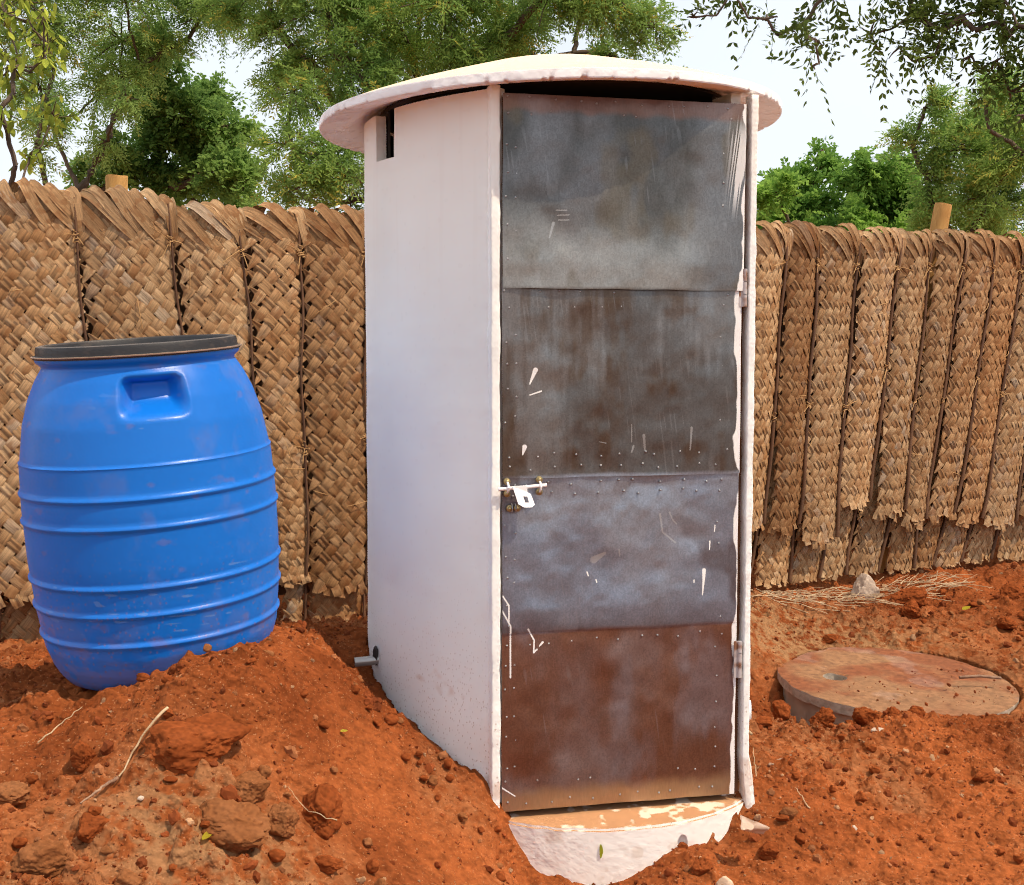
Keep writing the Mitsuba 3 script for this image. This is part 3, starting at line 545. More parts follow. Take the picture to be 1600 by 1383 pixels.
def rivet(u, vv):
    k = int(vv > SEAM[0]) + int(vv > SEAM[1]) + int(vv > SEAM[2])
    riv.append((on_door(dome[0][:, 0] + u, dome[0][:, 1] + vv, dome[0][:, 2] + .0050 + .0035 * k), dome[1]))
rows = [VT - .012, VT - .045, SEAM[2] + .012 - .02, SEAM[2] - .045, SEAM[1] + .055, SEAM[1] + .022, SEAM[1] - .018, SEAM[1] - .045, SEAM[0] + .016, SEAM[0] - .03, .075, .022]
for vv in rows:
    for u in np.arange(.03, .61, .056): rivet(u + rs.uniform(-.018, .018), vv + rs.uniform(-.006, .006))
for vv in np.arange(.12, 1.72, .068):
    if min(abs(vv - q) for q in rows) > .03:
        for u in (.018, .042, .585, .610)[:3]: rivet(u + rs.uniform(-.004, .004), vv + rs.uniform(-.012, .012))
v, f = join(riv); add('toilet_cabin__door__rivet', (v, f), 'rivet_mat', smooth=True, kind='stuff')
v, f = box(.030, .02, VT + .01); add('toilet_cabin__door_frame', (on_door(v[:, 0] + .650, v[:, 2] + VT / 2, v[:, 1] - .032), f), 'rust_mat'); v, f = box(.020, .02, VT + .01); add('toilet_cabin__door_frame', (on_door(v[:, 0] + .004, v[:, 2] + VT / 2, v[:, 1] - .034), f), 'rust_mat')
# latch: a white sliding bolt with a flap, brass coloured bolts
LV = .838; ln = .026
add('toilet_cabin__door__latch_rod', tube([on_door(-.006, LV - .004, ln), on_door(.06, LV, ln), on_door(.118, LV + .004, ln)], .0045, 10), 'white_metal_mat', smooth=40)
flap = m3.CrossSection([np.array([(-.016, .004), (.021, .004), (.022, -.012), (.030, -.016), (.038, -.042), (.030, -.048), (.010, -.048), (-.004, -.040)])], m3.FillRule.Positive if False else m3.FillRule.NonZero) - m3.CrossSection([np.array([(.010, -.022), (.021, -.022), (.024, -.037), (.014, -.037)])], m3.FillRule.NonZero)
v, f = tm(m3.Manifold.extrude(flap, .004)); add('toilet_cabin__door__latch_flap', (on_door(v[:, 0] + .045, v[:, 1] + LV, v[:, 2] + ln + .003 - np.where(v[:, 1] < -.014, (v[:, 1] + .014) * .5, 0)), f), 'white_metal_mat')
for u, vv in ((.019, LV + .014), (.102, LV + .017), (.019, LV - .017), (.102, LV - .014), (.026, LV - .054), (.045, LV - .054)):
    hd = lathe([(.0, .009), (.003, .0085), (.0055, .006), (.006, .003), (.0085, .0025), (.009, -.004)][::-1], 12)
    add('toilet_cabin__door__bolt_head', (on_door(hd[0][:, 0] + u, hd[0][:, 1] + vv, hd[0][:, 2] + .014), hd[1]), 'bolt_mat', smooth=40)
for u in (.019, .102):
    pts = [on_door(u, LV + q * .016, .014 + .020 * math.cos(q * math.pi / 2)) for q in np.linspace(-1, 1, 7)]
    add('toilet_cabin__door__latch_bracket', tube(pts, .003, 6), 'white_metal_mat', smooth=40)
for u in (.031, .040):
    pts = [on_door(u, LV - .054 + q * .012, .012 + .012 * math.cos(q * math.pi / 2)) for q in np.linspace(-1, 1, 7)]
    add('toilet_cabin__door__staple', tube(pts, .0015, 6), 'rivet_mat', smooth=40)
for vc in (1.34, .365):
    parts = []
    for k in range(3):
        z = vc + (k - 1) * .033
        parts.append(tube([on_door(.648, z - .0155, .012), on_door(.648, z + .0155, .012)], .0062, 10))
    parts.append((lambda b: (on_door(b[0][:, 0] + .640, b[0][:, 1] + vc, b[0][:, 2] + .010), b[1]))(box(.014, .098, .003)))
    v, f = join(parts); add('toilet_cabin__hinge', (v, f), 'hinge_mat', smooth=40)
# outlet pipe at the foot of the shaded wall
q = np.array([-.360, 3.380, .440]); dirp = np.array([-.95, -.22, -.06]); dirp /= np.linalg.norm(dirp)
ri, ro = .011, .014
ring = [q + dirp * t for t in (-.05, .0, .04, .082)]
add('toilet_cabin__outlet_pipe', tube(ring, [.0135] * 4, 20), 'pipe_mat', smooth=40)
v, f = clod_mesh((.010, .018, .040), 8, 2); v = rot(v, [1, 0, 0], 25); add('toilet_cabin__outlet_pipe__seal', (v + q + dirp * .022 + [0, 0, .006], f), 'rubber_mat', smooth=40)

# ------------------------------------------------------------------ blue barrel
BZ = np.array([(0.0, .0), (.20, .0), (.235, .006), (.252, .022), (.262, .05), (.272, .09), (.279, .112)])
def rib(z, r0, h=.007, w=.0095): return [(r0, z - w), (r0 + h * .55, z - w * .6), (r0 + h, z - w * .15), (r0 + h, z + w * .15), (r0 + h * .5, z + w * .65), (r0, z + w)]
def body_r(z): return .262 + .052 * math.sin(math.pi * min(max((z + .12) / 1.06, 0), 1)) ** 1.0 if z < .62 else .3105 - .030 * ((z - .45) / .33) ** 2.3 * 1.0
HB = .86
rad = lambda z: float(np.interp(z, [0, .03, .10, .2, .32, .45, .58, .66, .72, .765, .79, .80], [.245, .274, .297, .310, .318, .320, .315, .302, .284, .264, .249, .245]))
pr = [(0.0, 0.004), (.15, .004), (.18, 0.0), (.222, .0), (.244, .008), (.258, .03)]
zs_ = list(np.arange(.05, .79, .008))
ribs = {.134: 1, .210: 1, .278: 1, .423: 1, .492: 1}
for z in zs_:
    if any(abs(z - q) < .015 for q in ribs): continue
    if abs(z - .570) < .008: continue
    pr.append((rad(z) - (.0035 if z > .570 else 0), z))
for q in ribs: pr += rib(q, rad(q), .0058)
pr += [(rad(.565), .5645), (rad(.565) + .0015, .5685), (rad(.575) - .003, .5735)]
pr = sorted(pr, key=lambda c: (c[1], c[0]))[0:] if False else sorted(pr[6:], key=lambda c: c[1])
pr = [(0.0, 0.004), (.15, .004), (.18, 0.0), (.228, .0), (.254, .008), (.270, .03)] + pr
pr += [(.244, .792), (.2405, .797), (.2405, .802), (.246, .808), (.2515, .812), (.254, .818), (.2535, .826), (.249, .831), (.23, .831)]
NB = 420
prf = np.array(pr)
# refine the profile so that the recess has vertices
zz = []
for (ra, za), (rb, zb) in zip(prf[:-1], prf[1:]):
    k = max(1, int(math.hypot(rb - ra, zb - za) / .005)) if .03 < za < .8 else 1
    for i in range(k): zz.append((ra + (rb - ra) * i / k, za + (zb - za) * i / k))
prf = np.array(zz + [tuple(prf[-1])])
v, f = lathe(prf, NB); V = v.reshape(len(prf), NB, 3)
FACE = -math.pi / 2 + .385                                                            # the grip faces the camera
a = np.arange(NB) * 2 * np.pi / NB
da = (a - FACE + np.pi) % (2 * np.pi) - np.pi
ss = lambda a, b, x: (lambda t: t * t * (3 - 2 * t))(np.clip((x - a) / (b - a), 0, 1))
Wd = da[None, :] * .30; Zc = prf[:, 1][:, None]
wtop, wbot = .052, .078
half = wtop + (wbot - wtop) * np.clip((.752 - Zc) / .09, 0, 1) * .0 + .0
dep = ss(.094, .056, np.abs(Wd)) * ss(.776, .760, Zc) * ss(.672, .724, Zc)
flare = ss(.115, .07, np.abs(Wd)) * ss(.789, .77, Zc) * ss(.66, .68, Zc)
r = np.hypot(V[..., 0], V[..., 1])
rn = r - .055 * dep + .003 * flare * (1 - dep) * (Zc < .80)
V[..., 0] *= rn / np.maximum(r, 1e-6); V[..., 1] *= rn / np.maximum(r, 1e-6)
def barrel_place(v):
    v = v * [.955, .955, .965]
    v = rot(rot(v, [1, 0, 0], 3.4), [0, 1, 0], -2.9)
    return v + np.array([-.882, 3.075, .507])
add('barrel__body', (barrel_place(V.reshape(-1, 3)), f), 'drum_mat', smooth=60)
lab('barrel', 'blue plastic barrel with a black lid leaning on the red mound', 'barrel')
lid = [(.2590, .822), (.2760, .822), (.2775, .826), (.2765, .8285), (.2700, .830), (.2690, .836), (.2680, .850), (.2655, .856), (.258, .858), (.249, .8575), (.2455, .854), (.243, .842), (.238, .838), (.18, .838), (.10, .840), (.0, .841)]
lid = [(r_ * .932, z_ - .004 * (z_ > .84)) for r_, z_ in lid]; v, f = lathe(lid, 200); add('barrel__lid', (barrel_place(v), f), 'lid_mat', smooth=40)
lip = [(.2765, .8255), (.2805, .8262), (.2810, .8285), (.2765, .8292)]
lip = [(r_ * .932, z_) for r_, z_ in lip]; v, f = lathe(lip, 200); add('barrel__lid_lip', (barrel_place(v), f), 'lip_mat', smooth=40)

# ------------------------------------------------------------------ concrete pit cover
hc = (-.245, -.02)
slab = m3.Manifold.cylinder(.034, .470, .470, 140).translate((0, 0, -.034)) - m3.Manifold.cylinder(.2, .047, .050, 40).scale((1, 1, 1)).translate((hc[0], hc[1] + .03, -.1))
v, f = tm(slab.refine_to_length(.03)); mm = trimesh.Trimesh(v, f, process=True); v = np.array(mm.vertices)
v = v + (meshkit.fbm(v * 14, 3, 6)[:, None] - .5) * [.010, .010, .008]
def pit(v): return rot(rot(v * [.955, .955, 1], [1, 0, 0], 2.2), [0, 1, 0], 1.8) + np.array([1.50, 4.70, .022])
add('pit_cover__slab', (pit(v), np.array(mm.faces)), 'slab_mat', smooth=35)
rg = (m3.Manifold.cylinder(.40, .452, .452, 120) - m3.Manifold.cylinder(.5, .40, .40, 100).translate((0, 0, -.05))).translate((0, 0, -.438))
v, f = tm(rg.refine_to_length(.05)); mm = trimesh.Trimesh(v, f, process=True); v = np.array(mm.vertices); v = v + (meshkit.fbm(v * 16, 3, 7)[:, None] - .5) * .008
add('pit_cover__ring_wall', (pit(v), np.array(mm.faces)), 'concrete_mat', smooth=35)
v, f = clod_mesh((.052, .052, .020), 15, 4, rough=.25); add('pit_cover__plug', (pit(v + [hc[0], hc[1] + .03, -.034]), f), 'concrete_mat', smooth=35)
lab('pit_cover', 'round concrete pit cover dusted with red soil, with a small hole', 'pit cover')

# white plastic pipe end behind the right door post
pts = [(.66, 3.80, .165), (.74, 3.795, .165), (.755, 3.793, .165)]
v, f = tube(pts, [.040, .040, .036], 28); add('white_pipe', (v, f), 'pvc_mat', smooth=40, label='end of a white plastic pipe poking out beside the right door post', category='pipe')
# pale lump by the fence
v, f = clod_mesh((.075, .05, .085), 61, 4, rough=.15); add('concrete_lump', (v + [1.70, 5.80, .16], f), 'pale_stone_mat', smooth=30, label='pale lump of concrete standing under the right fence', category='lump of concrete')
# crumpled plastic cup by the step
n = 26; aa = np.linspace(-1.5, 1.7, n); tt = np.linspace(0, 1, 8)
A_, T__ = np.meshgrid(aa, tt, indexing='ij')
rr_ = (.021 + .009 * T__) * (1 + .12 * np.sin(A_ * 5 + T__ * 3))
v = np.stack([rr_ * np.cos(A_), rr_ * np.sin(A_), .052 * T__], -1).reshape(-1, 3); f = grid_faces(n, 8)
v = rot(rot(v, [0, 1, 0], 62), [0, 0, 1], 205)
mm = trimesh.Trimesh(np.vstack([v, v * .96]), np.vstack([f, f[:, ::-1] + len(v)]), process=False)
add('plastic_cup', (np.array(mm.vertices) + [.632, 2.99, .115], np.array(mm.faces)), 'cup_frost_mat', smooth=40, label='crushed clear plastic cup half buried beside the step', category='cup')

# stalks, straws and twigs on the ground
def stalk(key, pts, r, mt, label, cat, lift=.006):
    P = np.array([(x, y, flt(ground(x, y)) + lift + dz) for x, y, dz in pts])
    t = np.linspace(0, 1, 12); k = np.linspace(0, 1, len(P))
    C = np.stack([np.interp(t, k, P[:, i]) for i in range(3)], 1); C[1:-1] += RS(len(label)).randn(10, 3) * .0015
    add(key, tube(C, r * np.linspace(1, .45, 12), 6), mt, smooth=True, label=label, category=cat)
stalk('straw', [(-.735, 2.56, .02), (-.762, 2.48, .035), (-.790, 2.40, .022)], .0034, 'straw_mat', 'long pale split straw lying down the left of the mound', 'straw')
stalk('straw', [(-.80, 2.42, .006), (-.815, 2.37, .02), (-.84, 2.32, 0)], .0038, 'twig_mat', 'brown dry stalk left of the long pale straw', 'straw')
stalk('twig', [(-.37, 2.52, .045), (-.43, 2.50, .04), (-.475, 2.53, .03)], .0013, 'straw_mat', 'thin pale root curling over the tall red clod', 'root')
stalk('twig', [(.735, 3.42, 0), (.815, 3.49, .02)], .0045, 'twig_mat', 'grey twig on the open red ground before the row of clods', 'twig')
stalk('straw', [(.675, 3.30, 0), (.69, 3.42, .05)], .0016, 'straw_mat', 'fine upright straw beside the right door post', 'straw')
stalk('straw', [(.30, 2.82, .006), (.40, 2.825, .004), (.47, 2.84, .008)], .0016, 'straw_mat', 'thin straw along the foot of the white step', 'straw')
P = np.array([(1.72, 4.62, .052), (1.80, 4.63, .055), (1.88, 4.62, .050)]); add('twig', tube(P, .006, 6), 'twig_mat', smooth=True, label='short dark stick lying on the right of the pit cover', category='twig')
stalk('straw', [(.80, 3.20, 0), (.775, 3.27, .01)], .002, 'straw_mat', 'short pale straw in the middle of the right ground', 'straw')
stalk('straw', [(-1.03, 2.60, .01), (-.96, 2.68, .02)], .002, 'straw_mat', 'pale straw on the slope at the left below the barrel', 'straw')
stalk('twig', [(.59, 3.62, .02), (.70, 3.66, .02), (.72, 3.60, .03)], .010, 'straw_mat', 'stubby piece of dry wood below the white pipe', 'piece of wood')
# straw litter under the fence
rs = RS(3); pl = []
for _ in range(170):
    s = rs.rand(); x0 = rs.uniform(.9, 2.2); y0 = 5.42 + (x0 - .9) * .47 + rs.uniform(-.10, .18); th = rs.normal(.25, .5); L = rs.uniform(.06, .26)
    x1, y1 = x0 + L * math.cos(th), y0 + L * math.sin(th)
    xm, ym = (x0 + x1) / 2, (y0 + y1) / 2
    pts = np.array([(x, y, flt(ground_smooth(x, y)) + .012 + q) for x, y, q in ((x0, y0, 0), (xm, ym, rs.uniform(0, .03)), (x1, y1, rs.uniform(0, .02)))])
    pl.append(tube(pts, rs.uniform(.0008, .0022), 4, False))
v, f = join(pl); add('straw_litter', (v, f), 'straw_mat', label='dry straw and leaf litter along the foot of the right fence', kind='stuff')
# fallen leaves
def leaf_blade(L, W, at, yaw, pitch, roll, curl=.25):
    t = np.linspace(0, 1, 9); w = W * np.sin(np.pi * t ** .8) ** .8
    z = curl * L * (t - .5) ** 2
    v = np.concatenate([np.stack([t * L, -w, z + np.abs(w) * .4], 1), np.stack([t * L, 0 * t, z], 1), np.stack([t * L, w, z + np.abs(w) * .4], 1)])
    f = []
    for j in (0, 1):
        for i in range(8): f += [(j * 9 + i, j * 9 + i + 1, j * 9 + 10 + i), (j * 9 + i, j * 9 + 10 + i, j * 9 + 9 + i)]
    v = rot(rot(rot(v, [1, 0, 0], roll), [0, 1, 0], pitch), [0, 0, 1], yaw)
    return v + np.array(at), np.array(f)
lp = o + (r if False else circle3(P1 + E1 * -.004, P1 + E1 * .676, mid)[1] + .004) * np.array([math.cos(t0 + .36 * (t1 - t0)), math.sin(t0 + .36 * (t1 - t0))])
for key, args, col, l in (('fallen_leaf', (.042, .008, (lp[0], lp[1] - .003, .070), 95, 80, 60), (.33, .36, .03), 'yellow green leaf curled against the front of the white step'),
                          ('fallen_leaf', (.045, .007, (-.60, 2.30, flt(ground(-.60, 2.30)) + .012), 70, -10, 20), (.48, .40, .04), 'yellow leaf lying low on the mound'),
                          ('fallen_leaf', (.020, .007, (-.405, 2.83, flt(ground(-.405, 2.83)) + .008), 40, 0, 10), (.50, .46, .06), 'small yellow leaf on the smooth slope beside the cabin'),
                          ('fallen_leaf', (.050, .012, (2.07, 5.55, flt(ground(2.07, 5.55)) + .02), 20, -15, 20), (.50, .44, .05), 'yellow leaf on the stony bank near the fence')):
    v, f = leaf_blade(*args); add(key, (v, f), 'leaf_mat', smooth=True, color=np.tile(col, (len(v), 1)), label=l, category='leaf')
# ------------------------------------------------------------------ the fence of woven palm leaves
PATH = np.array([(-3.6, 3.93), (-1.9, 4.54), (-.607, 5.0), (1.14, 5.72), (2.735, 6.53), (4.6, 7.5)])
CUM = np.r_[0, np.cumsum(np.linalg.norm(np.diff(PATH, axis=0), axis=1))]
def fence_point(s, z, n):
    s = np.asarray(s, float)
    x, y = np.interp(s, CUM, PATH[:, 0]), np.interp(s, CUM, PATH[:, 1])
    dx = np.interp(s + .25, CUM, PATH[:, 0]) - np.interp(s - .25, CUM, PATH[:, 0]); dy = np.interp(s + .25, CUM, PATH[:, 1]) - np.interp(s - .25, CUM, PATH[:, 1])
    L = np.hypot(dx, dy); return np.stack([x + dy / L * n, y - dx / L * n, np.asarray(z, float) + 0 * s], -1)
TONE = [0]
CROSS = np.array([-1, -.5, 0, .5, 1.0])
def ribbon(pts, side, nor, hw, prof, tone, L0=.30):
    """a leaf strip: points (k,3), side vectors, normals, half widths (k), the height of the 5 points across"""
    k = len(pts)
    v = pts[:, None] + side[:, None] * (CROSS[None, :, None] * np.asarray(hw)[:, None, None]) + nor[:, None] * np.asarray(prof)[None, :, None]
    d = np.r_[0, np.cumsum(np.linalg.norm(np.diff(pts, axis=0), axis=1))]
    vv = tone + np.clip(d / max(L0, d[-1] * 1.02), 0, .98)
    uv = np.stack([np.broadcast_to((CROSS * .5 + .5)[None], (k, 5)), np.broadcast_to(vv[:, None], (k, 5))], -1)
    return v.reshape(-1, 3), grid_faces(k, 5), uv.reshape(-1, 2)
class Panel:
    def __init__(s, L, R, zref, zbot, ztop, n0, seed):
        s.L, s.R, s.zref, s.zb, s.zt, s.n0, s.rs = L, R, zref, zbot, ztop, n0, RS(seed)
        s.H, s.W, s.seed = ztop - zbot, abs((R[0] + R[1]) / 2 - (L[0] + L[1]) / 2), seed
        s.bow = s.rs.uniform(.014, .03) if L[0] < 4 else s.rs.uniform(.028, .045); s.ph = s.rs.uniform(0, 6)
    def P(s, x, t, n):
        x, t = np.asarray(x, float), np.asarray(t, float); z = s.zb + t; a = x / s.W
        q = (z - s.zref[0]) / (s.zref[1] - s.zref[0])
        sl, sr = s.L[0] + (s.L[1] - s.L[0]) * q, s.R[0] + (s.R[1] - s.R[0]) * q
        wob = .006 * np.sin(t * 7 + s.ph) * np.ones_like(x)
        bow = s.bow * np.sin(np.pi * np.clip(a, 0, 1)) + .010 * np.clip(a, 0, 1) + .010 * np.sin(t * 3.1 + s.ph)
        return fence_point(sl + (sr - sl) * a + wob, z, s.n0 + bow + n)
    def frame(s, x, t, n):
        p = s.P(x, t, n); d = np.gradient(p, axis=0); d /= np.linalg.norm(d, axis=1, keepdims=True) + 1e-9
        e = 1e-3
        nu = np.cross(s.P(x + e, t, n) - s.P(x - e, t, n), s.P(x, t + e, n) - s.P(x, t - e, n)); nu /= np.linalg.norm(nu, axis=1, keepdims=True) + 1e-9
        sd = np.cross(d, nu); sd /= np.linalg.norm(sd, axis=1, keepdims=True) + 1e-9
        return p, sd, nu
    def strips(s, pitch, thA, thB, seglen, fringe):
        out, rs = [], s.rs; thA, thB = math.radians(thA), math.radians(thB)
        dirs = {0: np.array([math.cos(thA), math.sin(thA)]), 1: np.array([math.cos(thB), -math.sin(thB)])}
        per = {0: np.array([-math.sin(thA), math.cos(thA)]), 1: np.array([math.sin(thB), math.cos(thB)])}
        cor = np.array([(0, 0), (s.W, 0), (0, s.H), (s.W, s.H)])
        for fam in (0, 1):
            pr_ = cor @ per[fam] / pitch
            for i in range(int(math.floor(pr_.min())), int(math.ceil(pr_.max())) + 1):
                d, base = dirs[fam], per[fam] * i * pitch
                lo, hi = ((.012 if s.L[0] < 4 else .020) - base[0]) / d[0], (s.W - base[0]) / d[0]
                t1, t2 = (0 - base[1]) / d[1], (s.H - base[1]) / d[1]
                at_bottom = False
                l0, l1 = max(lo, min(t1, t2)), min(hi, max(t1, t2))
                if l1 - l0 < pitch * .7: continue
                ext0 = ext1 = 0
                if fam == 0 and l0 > lo + 1e-6: ext0 = fringe * rs.uniform(.2, 1)
                if fam == 1 and l1 < hi - 1e-6: ext1 = fringe * rs.uniform(.2, 1)
                if l0 == lo: ext0 += rs.uniform(0, .012)
                lam = np.linspace(l0 - ext0, l1 + ext1, max(6, int((l1 - l0 + ext0 + ext1) / seglen)))
                wig = .0022 * np.sin(lam * 22 + rs.uniform(0, 6)) + rs.normal(0, .0012)
                xy = base + lam[:, None] * d + per[fam] * wig[:, None]
                other = (xy @ per[1 - fam]) / pitch
                w = np.clip(1.7 * np.cos(np.pi * (other + i)), -1, 1) * (1 if fam == 0 else -1)
                n = .0034 * w + rs.normal(0, .0006)
                hw = np.full(len(lam), pitch * (rs.uniform(.45, .50) if fam == 0 else rs.uniform(.38, .47))) * (1 + .05 * np.sin(lam * 30 + rs.uniform(0, 6)))
                if l0 == lo:                      # the strip starts as a narrow point at the left edge
                    near = np.clip((lam - lam[0]) / .06, 0, 1); hw = hw * (.15 + .85 * near ** .8)
                    n = n + rs.uniform(.0, .016) * np.clip(1 - near * .8, 0, 1) ** 2
                if ext0 and l0 != lo:
                    k = np.clip((l0 - lam) / max(ext0, 1e-6), 0, 1); n = n + rs.uniform(.0, .014) * k; xy[:, 0] += (l0 - lam) * (lam < l0) * d[0] * .55
                if ext1:
                    k = np.clip((lam - l1) / max(ext1, 1e-6), 0, 1); n = n + rs.uniform(.0, .014) * k; xy[:, 0] -= (lam - l1) * (lam > l1) * d[0] * .55
                p, sd, nu = s.frame(xy[:, 0], xy[:, 1], n)
                if fam == 0: pf = np.array([-.0020, .0004, .0012, .0004, -.0020]) * rs.uniform(.4, 1.6)
                else: pf = np.array([0, rs.uniform(.0005, .005), rs.uniform(-.004, .001), rs.uniform(.0005, .005), 0]) - .001
                TONE[0] += 1
                out.append(ribbon(p, sd, nu, hw, pf, TONE[0] % 5760))
        return out
    def top_leaflets(s, step, wide):
        out, rs = [], s.rs; k = int(s.W / step) + 3
        for i in range(k):
            x0 = (i - 1.9) * step + rs.uniform(-.35, .35) * step
            up = .022 * math.sin(math.pi * np.clip((x0 + .03) / s.W, 0, 1)) + rs.uniform(-.016, .014); L = rs.uniform(.65, 1.3)
            fx, fz = rs.uniform(.85, 1.3) * L, rs.uniform(.85, 1.15) * L
            key = np.array([(x0 - .035, s.H - .05, -.045), (x0 - .012, s.H - .002 + up, -.034), (x0 + .006, s.H + .014 + up, -.012), (x0 + .030 * fx, s.H + .004 + up, .012), (x0 + .068 * fx, s.H - .032 * fz, .019), (x0 + .112 * fx, s.H - .080 * fz, .012), (x0 + .150 * fx, s.H - .125 * fz, -.003)])
            q = np.linspace(0, 6, 15)
            from_ = np.stack([np.interp(q, range(7), key[:, j]) for j in range(3)], 1)
            for _ in range(2): from_[1:-1] = (from_[:-2] + 2 * from_[1:-1] + from_[2:]) / 4
            over = from_[:, 0] - (s.W + .004); from_[:, 0] = np.where(over > 0, s.W + .004 + over * .15, from_[:, 0])
            from_[:, 0] = np.maximum(from_[:, 0], -.01)
            p = s.P(from_[:, 0], from_[:, 1], from_[:, 2])
            d = np.gradient(p, axis=0); d /= np.linalg.norm(d, axis=1, keepdims=True) + 1e-9
            across = s.P(from_[:, 0] + .01, from_[:, 1] + .006, from_[:, 2]) - p
            sd = across - d * (across * d).sum(1, keepdims=True); sd /= np.linalg.norm(sd, axis=1, keepdims=True) + 1e-9
            nu = np.cross(sd, d); hw = wide * rs.uniform(.75, 1.15) * np.clip(np.linspace(.7, 1.25, 15), 0, 1) * np.clip(np.linspace(3.5, .55, 15), 0, 1)
            TONE[0] += 1
            out.append(ribbon(p, sd, nu, hw, np.array([-.001, .0015, -.0008, .0015, -.001]) * rs.uniform(.3, 1.8), TONE[0] % 5760))
        return out
    def tufts(s, k, h):
        out, rs = [], s.rs
        for _ in range(k):
            x0 = rs.uniform(0, s.W); lean = rs.uniform(-.03, .05); hh = h * rs.uniform(.4, 1)
            q = np.linspace(0, 1, 9); x = x0 + lean * q; t = s.H - .10 + (.10 + hh) * np.sin(q * 1.9) / math.sin(1.57); n = -.055 - .05 * q ** 3
            p = s.P(x, t, n); d = np.gradient(p, axis=0); d /= np.linalg.norm(d, axis=1, keepdims=True) + 1e-9
            ac = s.P(x + .01, t, n) - p; sd = ac - d * (ac * d).sum(1, keepdims=True); sd /= np.linalg.norm(sd, axis=1, keepdims=True) + 1e-9
            TONE[0] += 1
            out.append(ribbon(p, sd, np.cross(sd, d), np.full(9, rs.uniform(.008, .018)), [-.001, .001, -.001, .001, -.001], TONE[0] % 5760))
        return out
    def rib(s):
        rs = s.rs; t = np.linspace(-.01, s.H - .01, 34); x = s.W + .004 * np.cumsum(rs.normal(0, .35, 34)) * 0 + .003 * np.sin(t * 14 + s.ph) + .002
        return tube(s.P(x, t, .010 + .003 * np.sin(t * 9 + s.ph)), np.linspace(.0065, .0045, 34) * (1 if s.L[0] < 4 else 1.5), 6)
    def tie(s, t):
        rs, pl = s.rs, []
        for _ in range(rs.randint(3, 6)):
            a0 = rs.uniform(0, 6); q = np.linspace(0, rs.uniform(4, 8), 18)
            rr = rs.uniform(.006, .013)
            pl.append(tube(s.P(s.W + rr * np.cos(q + a0), t + rs.uniform(-.012, .012) + .003 * q * rs.choice([-1, 1]), .012 + rr * .8 * np.sin(q + a0)), rs.uniform(.0012, .0026), 5))
        for _ in range(rs.randint(2, 5)):
            L = rs.uniform(.03, .13); q = np.linspace(0, 1, 8); ax = rs.uniform(-.9, .9)
            pl.append(tube(s.P(s.W + ax * L * q, t - L * q * rs.uniform(-.5, 1) - .01 * q ** 2, .014 + .010 * q), rs.uniform(.0012, .0022), 4))
        return join(pl)
    def loose(s, k):
        rs, pl = s.rs, []
        for _ in range(k):
            x0, t0_ = rs.uniform(.1, .9) * s.W, rs.uniform(.1, .9) * s.H; th = rs.uniform(0, 3.14); L = rs.uniform(.04, .12); q = np.linspace(-.5, .5, 7)
            pl.append(tube(s.P(np.clip(x0 + L * q * math.cos(th), 0, s.W), t0_ + L * q * math.sin(th), .010 + .012 * np.cos(q * 3)), .0016, 4))
        return pl
SU = [(.30, .27), (.66, .62), (1.02, .97), (1.38, 1.33), (1.739, 1.697), (2.084, 2.141), (2.422, 2.524), (2.677, 2.800), (2.918, 2.934), (3.179, 3.185), (3.43, 3.43), (3.68, 3.68), (3.94, 3.93), (4.20, 4.19), (4.46, 4.44), (4.72, 4.68), (4.97, 4.91), (5.215, 5.126), (5.423, 5.316), (5.676, 5.544), (5.926, 5.77), (6.157, 5.974), (6.374, 6.153), (6.596, 6.357), (6.819, 6.541), (7.091, 6.795), (7.35, 7.03), (7.62, 7.28), (7.89, 7.54), (8.16, 7.80), (8.43, 8.06), (8.70, 8.32)]
ZB = [.44, .41, .42, .42, .40, .42, .42, .41, .35, .45, .45, .45, .45, .45, .45, .46, .50, .49, .41, .58, .52, .46, .48, .44, .41, .46, .45, .45, .44, .47, .43, .46]
ZT = [1.88, 1.875, 1.88, 1.88, 1.885, 1.875, 1.850, 1.845, 1.845, 1.85, 1.86, 1.86, 1.87, 1.87, 1.87, 1.87, 1.865, 1.87, 1.87, 1.868, 1.872, 1.878, 1.878, 1.88, 1.875, 1.88, 1.88, 1.88, 1.875, 1.88, 1.885, 1.88]
SL = [(.33, .30), (.69, .66), (1.05, 1.02), (1.42, 1.38), (1.80, 1.76), (2.14, 2.16), (2.50, 2.54), (2.82, 2.83), (2.935, 2.925), (3.185, 3.17), (3.45, 3.44), (3.71, 3.69), (3.97, 3.94), (4.22, 4.19), (4.47, 4.44), (4.70, 4.66), (4.92, 4.87), (5.137, 5.083), (5.377, 5.304), (5.600, 5.490), (5.771, 5.691), (6.008, 5.912), (6.202, 6.114), (6.414, 6.288), (6.633, 6.492), (6.806, 6.713), (7.10, 7.001), (7.38, 7.26), (7.64, 7.52), (7.90, 7.78), (8.16, 8.04), (8.42, 8.30)]
FENCE, budget, folds = 'palm_leaf_fence', [300], 0
lab(FENCE, 'long fence of woven dry palm leaf panels behind the barrel and cabin', 'fence')
